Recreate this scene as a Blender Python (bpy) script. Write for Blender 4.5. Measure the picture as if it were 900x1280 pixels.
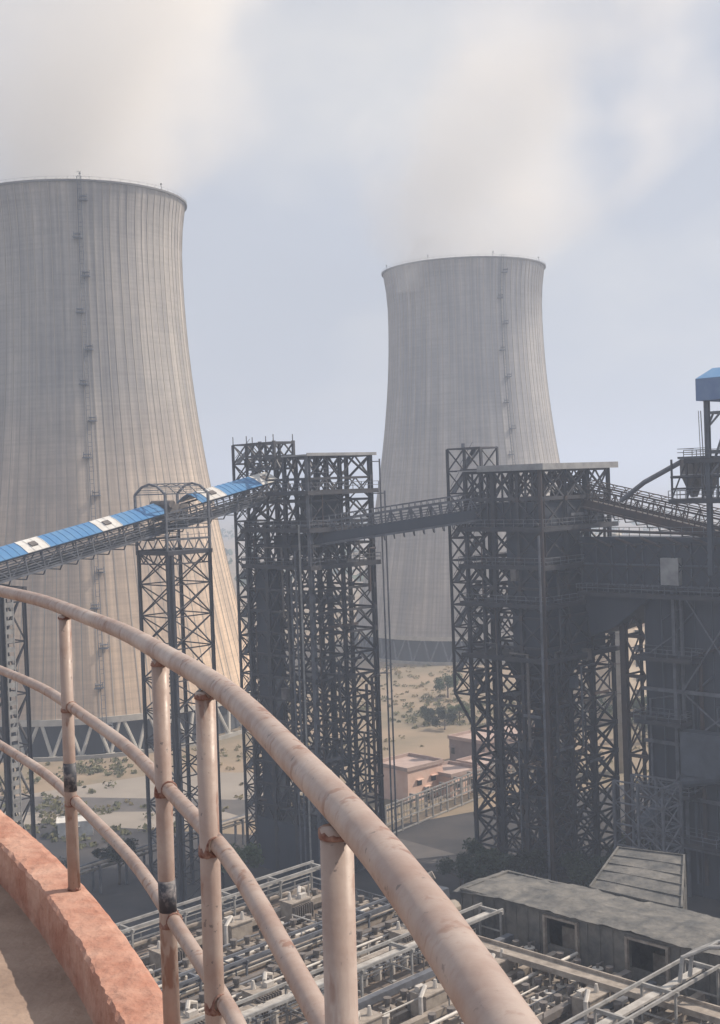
import bpy, math, random
from mathutils import Vector, Matrix, noise
R = math.radians
rnd = random.Random(7)
for o in list(bpy.data.objects): bpy.data.objects.remove(o)
sc = bpy.context.scene
C = sc.collection

# ------------------------------------------------------------------ camera
PITCH, ROLL, FPX = .0233, .0354, 1586.
cd = bpy.data.cameras.new('camera'); cam = bpy.data.objects.new('camera', cd); C.objects.link(cam); sc.camera = cam
cd.sensor_fit = 'VERTICAL'; cd.sensor_height = 24; cd.sensor_width = 24; cd.lens = 24*FPX/1280
cd.clip_start = .05; cd.clip_end = 30000
U0 = Vector((0, math.sin(PITCH), math.cos(PITCH))); R0 = Vector((1, 0, 0)); F0 = Vector((0, math.cos(PITCH), -math.sin(PITCH)))
c_, s_ = math.cos(ROLL), math.sin(ROLL)
cx = R0*c_ - U0*s_; cy = R0*s_ + U0*c_; cz = -F0
cam.matrix_world = Matrix(((cx.x, cy.x, cz.x, 0), (cx.y, cy.y, cz.y, 0), (cx.z, cy.z, cz.z, 0), (0, 0, 0, 1)))

# ------------------------------------------------------------------ light
SUN_AZ, SUN_EL = 76., 44.
wd = bpy.data.worlds.new('World'); sc.world = wd; wd.use_nodes = True
nt = wd.node_tree; N = nt.nodes; L = nt.links
bg = N['Background']; bg.inputs[1].default_value = .1
sky = N.new('ShaderNodeTexSky'); sky.sky_type = 'NISHITA'; sky.sun_disc = False
sky.sun_elevation = R(SUN_EL); sky.sun_rotation = R(SUN_AZ); sky.air_density = 1.0; sky.dust_density = 2.5; sky.ozone_density = 1.2
tc = N.new('ShaderNodeTexCoord')
mp = N.new('ShaderNodeMapping'); mp.inputs['Scale'].default_value = (1.0, 1.0, 1.5)
nz = N.new('ShaderNodeTexNoise'); nz.inputs['Scale'].default_value = 3.2; nz.inputs['Detail'].default_value = 5; nz.inputs['Roughness'].default_value = .5
L.new(tc.outputs['Generated'], mp.inputs[0]); L.new(mp.outputs[0], nz.inputs[0])
rp = N.new('ShaderNodeValToRGB'); rp.color_ramp.elements[0].position = .45; rp.color_ramp.elements[1].position = .72
rp.color_ramp.elements[0].color = (0, 0, 0, 1); rp.color_ramp.elements[1].color = (1, 1, 1, 1)
L.new(nz.outputs[0], rp.inputs[0])
veil = N.new('ShaderNodeMixRGB'); veil.inputs[1].default_value = (5.35, 5.6, 6.25, 1); veil.inputs[2].default_value = (7.3, 7.15, 7.05, 1)
L.new(rp.outputs[0], veil.inputs[0])
mx = N.new('ShaderNodeMixRGB'); mx.inputs[0].default_value = .93
L.new(sky.outputs[0], mx.inputs[1]); L.new(veil.outputs[0], mx.inputs[2]); L.new(mx.outputs[0], bg.inputs[0])
sd = bpy.data.lights.new('sun', 'SUN'); sun = bpy.data.objects.new('sun', sd); C.objects.link(sun)
sd.energy = 4.8; sd.angle = R(.6); sd.color = (1, .87, .72)
tos = Vector((math.sin(R(SUN_AZ))*math.cos(R(SUN_EL)), math.cos(R(SUN_AZ))*math.cos(R(SUN_EL)), math.sin(R(SUN_EL))))
sun.rotation_euler = tos.to_track_quat('Z', 'Y').to_euler(); sun.location = tos*500
vs = sc.view_settings; vs.view_transform = 'Standard'; vs.look = 'None'; vs.exposure = .15; vs.gamma = 1; vs.use_curve_mapping = False

GZ = -60.
# ------------------------------------------------------------------ materials
def mat(name, base, var=None, scale=1., rough=.8, metal=0., bump=0., detail=5, stretch=(1, 1, 1), lo=.35, hi=.65, bdist=.05, uv=False, bscale=None):
    m = bpy.data.materials.new(name); m.use_nodes = True; n = m.node_tree.nodes; l = m.node_tree.links
    b = n['Principled BSDF']; b.inputs['Roughness'].default_value = rough; b.inputs['Metallic'].default_value = metal
    b.inputs['Base Color'].default_value = (*base, 1)
    t = n.new('ShaderNodeTexCoord'); mp = n.new('ShaderNodeMapping'); mp.inputs['Scale'].default_value = stretch
    l.new(t.outputs['UV' if uv else 'Object'], mp.inputs[0])
    if var:
        z = n.new('ShaderNodeTexNoise'); z.inputs['Scale'].default_value = scale; z.inputs['Detail'].default_value = detail; z.inputs['Roughness'].default_value = .62
        l.new(mp.outputs[0], z.inputs[0])
        r = n.new('ShaderNodeValToRGB'); r.color_ramp.elements[0].position = lo; r.color_ramp.elements[1].position = hi
        r.color_ramp.elements[0].color = (*base, 1); r.color_ramp.elements[1].color = (*var, 1)
        l.new(z.outputs[0], r.inputs[0]); l.new(r.outputs[0], b.inputs['Base Color'])
    if bump:
        z2 = n.new('ShaderNodeTexNoise'); z2.inputs['Scale'].default_value = bscale or scale*3; z2.inputs['Detail'].default_value = 6
        l.new(mp.outputs[0], z2.inputs[0]); bp = n.new('ShaderNodeBump'); bp.inputs['Strength'].default_value = bump; bp.inputs['Distance'].default_value = bdist
        l.new(z2.outputs[0], bp.inputs['Height']); l.new(bp.outputs[0], b.inputs['Normal'])
    return m
def concrete_tower_mat(low=(.64, .50, .375), high=(.36, .345, .33)):
    m = bpy.data.materials.new('cooling_tower_concrete'); m.use_nodes = True; n = m.node_tree.nodes; l = m.node_tree.links
    b = n['Principled BSDF']; b.inputs['Roughness'].default_value = .92
    t = n.new('ShaderNodeTexCoord')
    def nzz(sx, sy, sc_, d=5, rough=.6):
        mp = n.new('ShaderNodeMapping'); mp.inputs['Scale'].default_value = (sx, sy, 1); l.new(t.outputs['UV'], mp.inputs[0])
        z = n.new('ShaderNodeTexNoise'); z.inputs['Scale'].default_value = sc_; z.inputs['Detail'].default_value = d; z.inputs['Roughness'].default_value = rough
        l.new(mp.outputs[0], z.inputs[0]); return z.outputs[0]
    def ramp(x, p0, c0, p1, c1):
        r = n.new('ShaderNodeValToRGB'); r.color_ramp.elements[0].position = p0; r.color_ramp.elements[1].position = p1
        r.color_ramp.elements[0].color = (*c0, 1); r.color_ramp.elements[1].color = (*c1, 1); l.new(x, r.inputs[0]); return r.outputs[0]
    def mix(mode, f, a, c):
        k = n.new('ShaderNodeMixRGB'); k.blend_type = mode
        if isinstance(f, float): k.inputs[0].default_value = f
        else: l.new(f, k.inputs[0])
        l.new(a, k.inputs[1]); l.new(c, k.inputs[2]); return k.outputs[0]
    # cleaner cream concrete low down, greyer weathered concrete towards the rim
    sp = n.new('ShaderNodeSeparateXYZ'); l.new(t.outputs['UV'], sp.inputs[0])
    base = ramp(sp.outputs[1], .12, low, .62, high)
    streak = ramp(nzz(260, 1.3, 1, 4, .55), .32, (.72, .72, .73), .66, (1.13, 1.12, 1.11))
    c = mix('MULTIPLY', .85, base, streak)
    wide = ramp(nzz(46, 1.1, 1, 6, .7), .34, (.68, .69, .72), .64, (1.20, 1.17, 1.12))
    c = mix('MULTIPLY', .9, c, wide)
    lift = ramp(nzz(14, 170, 1, 3), .36, (.88, .88, .88), .6, (1.05, 1.05, 1.05))
    c = mix('MULTIPLY', .8, c, lift)
    pat = ramp(nzz(9, 5, 1, 7, .75), .40, (.80, .80, .82), .62, (1.10, 1.08, 1.05))
    c = mix('MULTIPLY', .8, c, pat)
    l.new(c, b.inputs['Base Color'])
    return m
TOWERC = concrete_tower_mat()
TOWERF = concrete_tower_mat((.42, .395, .37), (.35, .352, .36))  # far tower: same concrete made greyer, distance haze mixed into its colour
RIB = mat('rib_concrete', (.40, .36, .31), (.32, .29, .26), .2)
RIMC = mat('rim_concrete', (.17, .17, .175), (.12, .12, .125), .2)
CONC = mat('concrete', (.36, .34, .31), (.26, .25, .23), .6, .9, bump=.3)
CONCPALE = mat('pale_concrete', (.50, .47, .42), (.38, .36, .32), .5, .9)
DARKFILL = mat('dark_fill', (.045, .05, .06), (.07, .075, .085), .3, .9, stretch=(1, 1, .1))
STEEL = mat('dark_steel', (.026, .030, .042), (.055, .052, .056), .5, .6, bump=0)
STEELB = mat('rusted_steel', (.085, .058, .05), (.04, .036, .04), .4, .7)
STEELG = mat('grey_steel', (.15, .16, .185), (.07, .075, .09), .6, .6)
STEELL = mat('light_steel', (.34, .335, .325), (.20, .195, .19), 1.1, .6)
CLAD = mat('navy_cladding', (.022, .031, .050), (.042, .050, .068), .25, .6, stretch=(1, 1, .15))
GRYCLAD = mat('grey_blue_cladding', (.085, .10, .125), (.055, .065, .085), .4, .6)
BLUE = mat('blue_roof_sheet', (.06, .20, .42), (.11, .25, .43), .35, .45, stretch=(1, 1, 1), lo=.4, hi=.75)
BLUED = mat('blue_fascia_sheet', (.10, .17, .33), (.14, .22, .37), .5, .5)
TRAY = mat('dusty_tray', (.46, .44, .41), (.30, .28, .26), 1.2, .7)
WHITE = mat('white_sheet', (.70, .69, .66), (.55, .53, .50), .8, .5)
GREYROOF = mat('pale_grey_sheet', (.33, .33, .33), (.22, .22, .225), .6, .6)
RAILM = mat('pink_beige_rail_paint', (.36, .285, .25), (.27, .185, .155), 9, .5, bump=.35, bdist=.003, lo=.42, hi=.72, bscale=40)
def weather(m):
    n = m.node_tree.nodes; l = m.node_tree.links; b = n['Principled BSDF']; t = n.new('ShaderNodeTexCoord'); src = b.inputs['Base Color'].links[0].from_socket
    for sc1, st, p0, p1, col in ((26, (1, 1, .35), .60, .66, (.20, .10, .07)), (55, (1, 1, 1), .66, .70, (.12, .10, .10)), (5, (1, 1, .5), .52, .75, (.50, .44, .40)), (90, (1, 1, .12), .58, .75, (.30, .21, .18))):
        mp = n.new('ShaderNodeMapping'); mp.inputs['Scale'].default_value = st; l.new(t.outputs['Object'], mp.inputs[0])
        z = n.new('ShaderNodeTexNoise'); z.inputs['Scale'].default_value = sc1; z.inputs['Detail'].default_value = 6; l.new(mp.outputs[0], z.inputs[0])
        rr = n.new('ShaderNodeValToRGB'); rr.color_ramp.elements[0].position = p0; rr.color_ramp.elements[1].position = p1; rr.color_ramp.elements[1].color = (.75, .75, .75, 1); l.new(z.outputs[0], rr.inputs[0])
        k = n.new('ShaderNodeMixRGB'); l.new(rr.outputs[0], k.inputs[0]); l.new(src, k.inputs[1]); k.inputs[2].default_value = (*col, 1); src = k.outputs[0]
    l.new(src, b.inputs['Base Color'])
    z = n.new('ShaderNodeTexNoise'); z.inputs['Scale'].default_value = 30; l.new(t.outputs['Object'], z.inputs[0])
    mr = n.new('ShaderNodeMapRange'); mr.inputs['To Min'].default_value = .25; mr.inputs['To Max'].default_value = .75; l.new(z.outputs[0], mr.inputs[0]); l.new(mr.outputs[0], b.inputs['Roughness'])
weather(RAILM)
RUST = mat('red_oxide', (.13, .05, .038), (.30, .19, .155), 60, .85, bump=.5, bdist=.004)
BAND = mat('faded_dark_paint', (.05, .055, .07), (.24, .22, .22), 28, .6, lo=.46, hi=.60)
CURB = mat('orange_red_painted_concrete', (.36, .17, .12), (.50, .31, .24), 5, .9, bump=.8, bdist=.02, lo=.38, hi=.7, bscale=22)
DECKM = mat('dusty_concrete_floor', (.34, .255, .205), (.24, .175, .14), 3.5, .95, bump=.7, bdist=.012, bscale=30)
GROUND = mat('dry_ground', (.29, .22, .155), (.19, .16, .11), .035, .95, lo=.4, hi=.62, detail=9)
PAVE = mat('paved_yard', (.30, .265, .23), (.25, .22, .19), .08, .9)
ASPH = mat('asphalt', (.085, .08, .08), (.12, .11, .105), .2, .9)
YARDSHADE = mat('shade_darkened_yard', (.028, .03, .036), (.06, .055, .055), .12, .95)  # yard ground coloured near black-blue, so the shade lying there is painted in
PINK = mat('pink_plaster', (.62, .42, .34), (.70, .52, .44), .5, .9)
PINKR = mat('pink_roof', (.44, .34, .30), (.36, .27, .24), .4, .9)
BROWNW = mat('brown_grey_wall', (.22, .17, .16), (.28, .22, .20), .5, .9)
GLASS = mat('dark_window', (.03, .035, .04), rough=.2)
ROOFESP = mat('dusty_roof_plate', (.10, .085, .075), (.20, .155, .125), .8, .9, bump=.3)
EQG = mat('equipment_grey', (.36, .315, .27), (.20, .17, .145), 1.2, .7)
EQD = mat('equipment_dark', (.11, .10, .095), (.17, .15, .14), 1.5, .8)
EQW = mat('porcelain_white', (.55, .52, .48), (.40, .37, .34), 1.5, .5)
DUCTM = mat('grey_duct_sheet', (.18, .17, .155), (.07, .073, .075), .55, .8, bump=.7, bdist=.25, bscale=1.3, detail=8)
LEAF = mat('foliage', (.045, .075, .028), (.09, .12, .045), .8, .8)
LEAFD = mat('dark_foliage', (.022, .035, .022), (.045, .06, .03), .8, .85)
SCRUB = mat('dry_scrub', (.22, .17, .09), (.12, .12, .06), .12, .9)
BARK = mat('bark', (.10, .075, .055), (.07, .05, .04), 3, .9)

# ------------------------------------------------------------------ mesh helpers
class MB:
    def __init__(s): s.v = []; s.f = []; s.uv = None
    def add(s, vs_, fs):
        b = len(s.v); s.v += [tuple(p) for p in vs_]; s.f += [tuple(b+i for i in q) for q in fs]
    def hexa(s, a):   # 8 corners: bottom 4, top 4
        s.add(a, [(3, 2, 1, 0), (4, 5, 6, 7), (0, 1, 5, 4), (1, 2, 6, 5), (2, 3, 7, 6), (3, 0, 4, 7)])
    def box(s, c, h, ax=None):   # centre, half sizes, axes
        X, Y, Z = ax or (Vector((1, 0, 0)), Vector((0, 1, 0)), Vector((0, 0, 1)))
        c = Vector(c); X = X*h[0]; Y = Y*h[1]; Z = Z*h[2]
        s.hexa([c-X-Y-Z, c+X-Y-Z, c+X+Y-Z, c-X+Y-Z, c-X-Y+Z, c+X-Y+Z, c+X+Y+Z, c-X+Y+Z])
    def beam(s, p, q, w, h=None, up=Vector((0, 0, 1))):
        p = Vector(p); q = Vector(q); d = q-p
        if d.length < 1e-6: return
        d.normalize(); h = h or w
        if abs(d.dot(up)) > .97: up = VV
        x = d.cross(up).normalized()*w/2; y = x.cross(d).normalized()*h/2
        s.hexa([p-x-y, p+x-y, p+x+y, p-x+y, q-x-y, q+x-y, q+x+y, q-x+y])
    def tube(s, pts, r, n=8, caps=True, closed=False):
        pts = [Vector(p) for p in pts]; m = len(pts); b = len(s.v); rr = r if isinstance(r, (list, tuple)) else [r]*m
        up = None
        for i, p in enumerate(pts):
            if closed: d = pts[(i+1) % m]-pts[i-1]
            else: d = pts[min(i+1, m-1)]-pts[max(i-1, 0)]
            d.normalize()
            if up is None: up = Vector((0, 0, 1)) if abs(d.z) < .9 else Vector((1, 0, 0))
            x = d.cross(up).normalized(); y = x.cross(d).normalized(); up = y
            for k in range(n):
                a = 2*math.pi*k/n; s.v.append(tuple(p+x*math.cos(a)*rr[i]+y*math.sin(a)*rr[i]))
        for i in range(m if closed else m-1):
            j = (i+1) % m
            for k in range(n):
                s.f.append((b+i*n+k, b+i*n+(k+1) % n, b+j*n+(k+1) % n, b+j*n+k))
        if caps and not closed:
            s.f.append(tuple(b+k for k in range(n))[::-1]); s.f.append(tuple(b+(m-1)*n+k for k in range(n)))
    def build(s, name, m, parent=None, smooth=False, origin=None):
        me = bpy.data.meshes.new(name)
        o0 = Vector(origin) if origin is not None else (parent['_o'] if parent and '_o' in parent else None)
        off = Vector(o0) if o0 is not None else Vector((0, 0, 0))
        me.from_pydata([tuple(Vector(p)-off) for p in s.v], [], s.f); me.materials.append(m)
        if smooth: me.polygons.foreach_set('use_smooth', [True]*len(me.polygons))
        me.update()
        o = bpy.data.objects.new(name, me); C.objects.link(o)
        if parent: o.parent = parent
        elif origin is not None: o.location = off
        return o
ORG = {}
def thing(name, loc, label, cat, group=None):
    o = bpy.data.objects.new(name, None); o.empty_display_size = .5; C.objects.link(o); o.location = loc
    o['label'] = label; o['category'] = cat
    if group: o['group'] = group
    ORG[o.name] = Vector(loc)
    return o
def part(mb, name, m, root, smooth=False):
    """mesh given in world coordinates, parented below root (an Empty or a mesh part) without moving it"""
    off = ORG[root.name]
    me = bpy.data.meshes.new(name)
    me.from_pydata([tuple(Vector(p)-off) for p in mb.v], [], mb.f); me.materials.append(m)
    if smooth: me.polygons.foreach_set('use_smooth', [True]*len(me.polygons))
    me.update(); o = bpy.data.objects.new(name, me); C.objects.link(o); o.parent = root; ORG[o.name] = off
    return o
def single(mb, name, m, label, cat, origin=(0, 0, 0), group=None, smooth=False):
    o = mb.build(name, m, None, smooth, origin); o['label'] = label; o['category'] = cat
    if group: o['group'] = group
    return o
def struct(mb, name, m, kind='structure'):
    o = mb.build(name, m); o['kind'] = kind; return o
def copy_tree(o, parent=None):
    c = o.copy(); C.objects.link(c)
    if parent: c.parent = parent
    for ch in list(o.children): copy_tree(ch, c)
    return c
S2 = math.sqrt(.5)
UV_ = Vector((S2, S2, 0)); VV = Vector((-S2, S2, 0)); ZV = Vector((0, 0, 1))
def W(u, v, z): return Vector(((u-v)*S2, (u+v)*S2, z))
GRID = (UV_, VV, ZV)
def gbox(mb, u0, u1, v0, v1, z0, z1): mb.box(W((u0+u1)/2, (v0+v1)/2, (z0+z1)/2), (abs(u1-u0)/2, abs(v1-v0)/2, abs(z1-z0)/2), GRID)

# ------------------------------------------------------------------ ground
g = MB(); S = 6000
g.add([(-S, -S, GZ), (S, -S, GZ), (S, S, GZ), (-S, S, GZ)], [(0, 1, 2, 3)]); struct(g, 'ground', GROUND)
def sheet(name, pts, z, m):
    b = MB(); b.add([(x, y, z) for x, y in pts], [tuple(range(len(pts)))]); return struct(b, name, m)
def uvp(l): return [tuple(W(u, v, 0))[:2] for u, v in l]
sheet('paved_yard', [(-150, 210), (-78, 214), (-44, 222), (-16, 232), (-10, 262), (-42, 268), (-80, 246), (-150, 240)], GZ+.004, PAVE)
sheet('plant_yard', uvp([(-40, 60), (-40, 260), (120, 205), (140, 166), (146, 148), (160, 152), (230, 130), (230, -60), (-40, -60)]), GZ+.008, YARDSHADE)
sheet('road', uvp([(146, 185), (156, 185), (152, 132), (260, 60), (260, 46), (143, 130)]), GZ+.012, ASPH)
sheet('road_beyond', uvp([(110, 230), (122, 236), (156, 185), (146, 185)]), GZ+.016, ASPH)

# ------------------------------------------------------------------ cooling towers
def cooling_tower(x, y, lad, label, TOWERC, colm, cr):
    t = thing('cooling_tower', (x, y, GZ), label, 'cooling tower', 'concrete cooling towers')
    Rt, Rb, Rth, zt, zs, zth = 28.5, 43.2, 27.2, 73.5, GZ+8, 58.9
    b = (zth-zs)/math.sqrt((Rb/Rth)**2-1)
    def rad(z): return Rth*math.sqrt(1+((z-zth)/b)**2) if z < zth else Rth+(Rt-Rth)*((z-zth)/(zt-zth))**2
    NS, NZ = 288, 60; me = bpy.data.meshes.new('shell'); vs_ = []; fs = []; uv = []
    zz = [zs+(zt-zs)*i/NZ for i in range(NZ+1)]
    for z in zz:
        for k in range(NS+1):
            a = 2*math.pi*k/NS; r = rad(z)
            vs_.append((r*math.cos(a), r*math.sin(a), z-GZ))
    for i in range(NZ):
        for k in range(NS):
            q = i*(NS+1)+k; fs.append((q, q+1, q+NS+2, q+NS+1)); uv += [(k/NS, i/NZ), ((k+1)/NS, i/NZ), ((k+1)/NS, (i+1)/NZ), (k/NS, (i+1)/NZ)]
    n0 = len(vs_)   # inner skin
    for z in zz[::4]:
        for k in range(NS+1):
            a = 2*math.pi*k/NS; r = rad(z)-.8; vs_.append((r*math.cos(a), r*math.sin(a), z-GZ))
    for i in range(NZ//4):
        for k in range(NS):
            q = n0+i*(NS+1)+k; fs.append((q+1, q, q+NS+1, q+NS+2)); uv += [(k/NS, .5)]*4
    me.from_pydata(vs_, [], fs); l = me.uv_layers.new(name='uv'); 
    for i, c in enumerate(uv): l.data[i].uv = c
    me.polygons.foreach_set('use_smooth', [True]*len(me.polygons)); me.materials.append(TOWERC); me.update()
    o = bpy.data.objects.new('shell', me); C.objects.link(o); o.parent = t
    O = Vector((x, y, 0))
    def P(a, z, dr=0): r = rad(z)+dr; return Vector((x+r*math.cos(a), y+r*math.sin(a), z))
    # wind ribs, one mesh (surface pattern of the shell)
    m = MB()
    for k in range(84):
        a = 2*math.pi*(k+.3*rnd.random())/84
        pts = zz[::3]
        for i in range(len(pts)-1):
            m.beam(P(a, pts[i], .0), P(a, pts[i+1], .0), .20, .16, Vector((math.cos(a), math.sin(a), .01)))
    rb = part(m, 'rib', RIB, t); rb['kind'] = 'stuff'
    # ring at the top with walkway and posts
    m = MB(); n = 144
    for k in range(n):
        a0, a1 = 2*math.pi*k/n, 2*math.pi*(k+1)/n
        q = []
        for a in (a0, a1):
            for r, z in ((Rt-.8, zt-.1), (Rt+.6, zt-.1), (Rt+.6, zt+.35), (Rt-.8, zt+.35)):
                q.append((x+r*math.cos(a), y+r*math.sin(a), z))
        m.add(q, [(0, 4, 5, 1), (1, 5, 6, 2), (2, 6, 7, 3), (3, 7, 4, 0)])
    part(m, 'rim_walkway', RIMC, t)
    m = MB()
    m.tube([(x+(Rt+.5)*math.cos(2*math.pi*k/n), y+(Rt+.5)*math.sin(2*math.pi*k/n), zt+1.0) for k in range(n)], .025, 4, closed=True)
    for k in range(72):
        a = 2*math.pi*k/72; p = Vector((x+(Rt+.5)*math.cos(a), y+(Rt+.5)*math.sin(a), zt+.3)); m.beam(p, p+Vector((0, 0, .7)), .05)
    part(m, 'rim_handrail', STEELG, t)
    for k in range(8):
        a = 2*math.pi*(k+.35)/8; m = MB(); p = Vector((x+Rt*math.cos(a), y+Rt*math.sin(a), zt+.4)); m.tube([p, p+Vector((0, 0, 1.3))], .06, 5)
        m.box(p+Vector((0, 0, 1.4)), (.2, .2, .2)); part(m, 'warning_lamp', STEELG, t)
    # lower ring beam + raking columns + basin
    m = MB()
    for k in range(n):
        a0, a1 = 2*math.pi*k/n, 2*math.pi*(k+1)/n; q = []
        for a in (a0, a1):
            for r, z in ((Rb-1, zs-.6), (Rb+.35, zs-.6), (Rb+.25, zs+.8), (Rb-1, zs+.8)): q.append((x+r*math.cos(a), y+r*math.sin(a), z))
        m.add(q, [(0, 4, 5, 1), (1, 5, 6, 2), (2, 6, 7, 3), (3, 7, 4, 0)])
    part(m, 'ring_beam', CONCPALE, t)
    K = 44
    for k in range(K):     # V shaped pairs, each pair one part
        a = 2*math.pi*k/K; m = MB(); w = math.pi/K*.86
        bp = Vector((x+(Rb+1.6)*math.cos(a), y+(Rb+1.6)*math.sin(a), GZ+.3))
        for s in (-1, 1): m.tube([bp, P(a+s*w, zs-.3, -.3)], cr, 6)
        m.box(bp, (.9, .9, .5)); part(m, 'raking_column', colm, t)
    m = MB(); q = []
    for r, z0, z1 in ((Rb-2.2, GZ, zs+.5),):
        for k in range(n):
            a = 2*math.pi*k/n; q += [(x+r*math.cos(a), y+r*math.sin(a), z0), (x+r*math.cos(a), y+r*math.sin(a), z1)]
    m.add(q, [(2*k, (2*k+2) % (2*n), (2*k+3) % (2*n), 2*k+1) for k in range(n)]); part(m, 'cooling_fill', DARKFILL, t)
    m = MB(); q = []
    for k in range(n):
        a = 2*math.pi*k/n
        for r, z in ((Rb+3, GZ), (Rb+3, GZ+.9), (Rb+2.5, GZ+.9), (Rb+2.5, GZ)): q.append((x+r*math.cos(a), y+r*math.sin(a), z))
    m.add(q, [(4*k+j, (4*k+4+j) % (4*n), (4*k+5+j) % (4*n), 4*k+1+j) for k in range(n) for j in range(3)]); part(m, 'basin_kerb', CONC, t)
    # caged access ladder with rest platforms
    m = MB(); zl = [zs-7+(zt-zs+8)*i/46 for i in range(47)]
    for dz in (-1, 1):
        m.tube([P(lad+dz*.45/rad(max(z, zs)), max(z, zs), .7)+Vector((0, 0, min(0, z-zs))) for z in zl], .1, 4)
    for z in zl:
        for z2 in (z, z+1): m.beam(P(lad-.45/rad(z), max(z2, zs), .7), P(lad+.45/rad(z), max(z2, zs), .7), .09)
    lo = part(m, 'access_ladder', STEELG, t)
    for i in range(2, 46, 3):
        m = MB()
        z = zl[i]+rnd.uniform(-.4, .4); s = -1 if i % 2 else 1
        m.box(P(lad+s*.8/rad(z), z, .9), (.95, .95, .14)); m.box(P(lad+s*.8/rad(z), z+.8, 1.3), (.7, .6, .1))
        for q in (-.8, .8): m.beam(P(lad+(s*.8+q)/rad(z), z, 1.5), P(lad+(s*.8+q)/rad(z), z+1.3, 1.5), .12)
        part(m, 'rest_platform', STEELG, lo)
    return t
def face_angle(x, y, off): return math.atan2(-y, -x)+off
cooling_tower(-71.1, 329., face_angle(-71.1, 329, R(3)), 'large beige concrete cooling tower cut off by the left edge, behind the blue conveyor', TOWERC, CONCPALE, .42)
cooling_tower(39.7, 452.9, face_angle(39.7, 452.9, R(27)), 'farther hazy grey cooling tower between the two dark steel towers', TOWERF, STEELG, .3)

# ------------------------------------------------------------------ lattice towers
RL = random.Random(21)
def lattice(m, A, B, zl, nb, style, w=.2, hb=.3):
    """bracing on the vertical plane A-B between the levels zl, nb bays"""
    A = Vector(A); B = Vector(B); w_ = w
    def P(t, z): p = A.lerp(B, t); return Vector((p.x, p.y, z))
    big = len(zl) > 12
    for i in range(len(zl)):
        m.beam(P(0, zl[i]), P(1, zl[i]), hb*.6, hb)
        if i == len(zl)-1: break
        z0, z1 = zl[i], zl[i+1]
        for k in range(nb):
            t0, t1 = k/nb, (k+1)/nb; tm = (t0+t1)/2
            w = w_*(RL.uniform(.65, 1.25) if big else 1)
            if big:
                m.box(P(t0, z0), (.42, .42, .05) if False else (.3, .3, .34), GRID)      # gusset at the node
                if nb > 1 and RL.random() < .05: continue
                if RL.random() < .10: m.beam(P(t0, z0+.9), P(t1, z0+.9), .1); m.beam(P(t0, z0+1.5), P(t1, z0+1.5), .07)
            if style == 'x': m.beam(P(t0, z0), P(t1, z1), w); m.beam(P(t1, z0), P(t0, z1), w)
            elif style == 'a':      # inverted V plus knee struts: reads as an arch
                m.beam(P(t0, z0), P(tm, z1), w); m.beam(P(t1, z0), P(tm, z1), w)
                zm = (z0+z1)/2
                m.beam(P(t0+(tm-t0)*.5, zm), P(t0, z1), w*.7); m.beam(P(t1-(t1-tm)*.5, zm), P(t1, z1), w*.7)
            elif style == 'k': m.beam(P(t0, z1), P(tm, z0), w); m.beam(P(t1, z1), P(tm, z0), w)
def col(root, u, v, z0, z1, w, m=STEEL, name='column'):
    b = MB(); gbox(b, u-w/2, u+w/2, v-w*.08, v+w*.08, z0, z1)     # H section: web + two flanges
    gbox(b, u-w/2, u-w/2+.05, v-w/2, v+w/2, z0+.01, z1-.01); gbox(b, u+w/2-.05, u+w/2, v-w/2, v+w/2, z0+.01, z1-.01)
    return part(b, name, m, root)
def deck(root, u0, u1, v0, v1, z, rail=True, m=STEEL, holes=True, name='platform'):
    b = MB(); gbox(b, u0, u1, v0, v1, z-.12, z+.04)
    for i in range(5):
        uu = u0+.15+(u1-u0-.3)*i/4; gbox(b, uu-.12, uu+.12, v0+.003, v1-.003, z-.6, z-.13)
    for vv in (v0+.1, v1-.1): gbox(b, u0-.02, u1+.02, vv-.12, vv+.12, z-.65, z-.14)
    d = part(b, name, m, root)
    if rail:
        b = MB(); pts = [(u0, v0), (u1, v0), (u1, v1), (u0, v1)]
        for i in range(4):
            (a, c), (e, f) = pts[i], pts[(i+1) % 4]
            for h in (.6, 1.15): b.beam(W(a, c, z+h), W(e, f, z+h), .08)
            n = max(2, int(math.hypot(e-a, f-c)/1.8))
            for k in range(n): b.beam(W(a+(e-a)*k/n, c+(f-c)*k/n, z), W(a+(e-a)*k/n, c+(f-c)*k/n, z+1.15), .08)
        part(b, 'handrail', STEELG, d)
    return d
def stair_shaft(root, u0, u1, v0, v1, z0, z1, dz, w=.24, m=STEEL):
    for u in (u0, u1):
        for v in (v0, v1): col(root, u, v, z0, z1, .34, m, 'stair_column')
    zl = [z0+(z1-z0)*i/int((z1-z0)/dz) for i in range(int((z1-z0)/dz)+1)]
    for A, B in (((u0, v0), (u1, v0)), ((u0, v0), (u0, v1)), ((u1, v1), (u0, v1)), ((u1, v1), (u1, v0))):
        b = MB(); lattice(b, W(*A, 0), W(*B, 0), zl, 1, 'x', .16, .24); part(b, 'stair_bracing', m, root)
    b = MB()
    for i in range(len(zl)-1):
        vm = (v0+v1)/2; s = 1 if i % 2 else -1
        va = vm+s*.3*(v1-v0)
        b.beam(W(u0+.3, va, zl[i]), W(u1-.6, va, zl[i+1]) if s > 0 else W(u1-.6, va, zl[i+1]), .9, .18)
        b.beam(W(u0+.3, va+.45, zl[i]+1), W(u1-.6, va+.45, zl[i+1]+1), .07)
        gbox(b, u1-.9, u1-.02, v0+.1, v1-.1, zl[i+1]-.08, zl[i+1]+.05)
    part(b, 'stair', STEELG, root)

def lvl(z0, z1, n): return [z0+(z1-z0)*i/n for i in range(n+1)]

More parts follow.
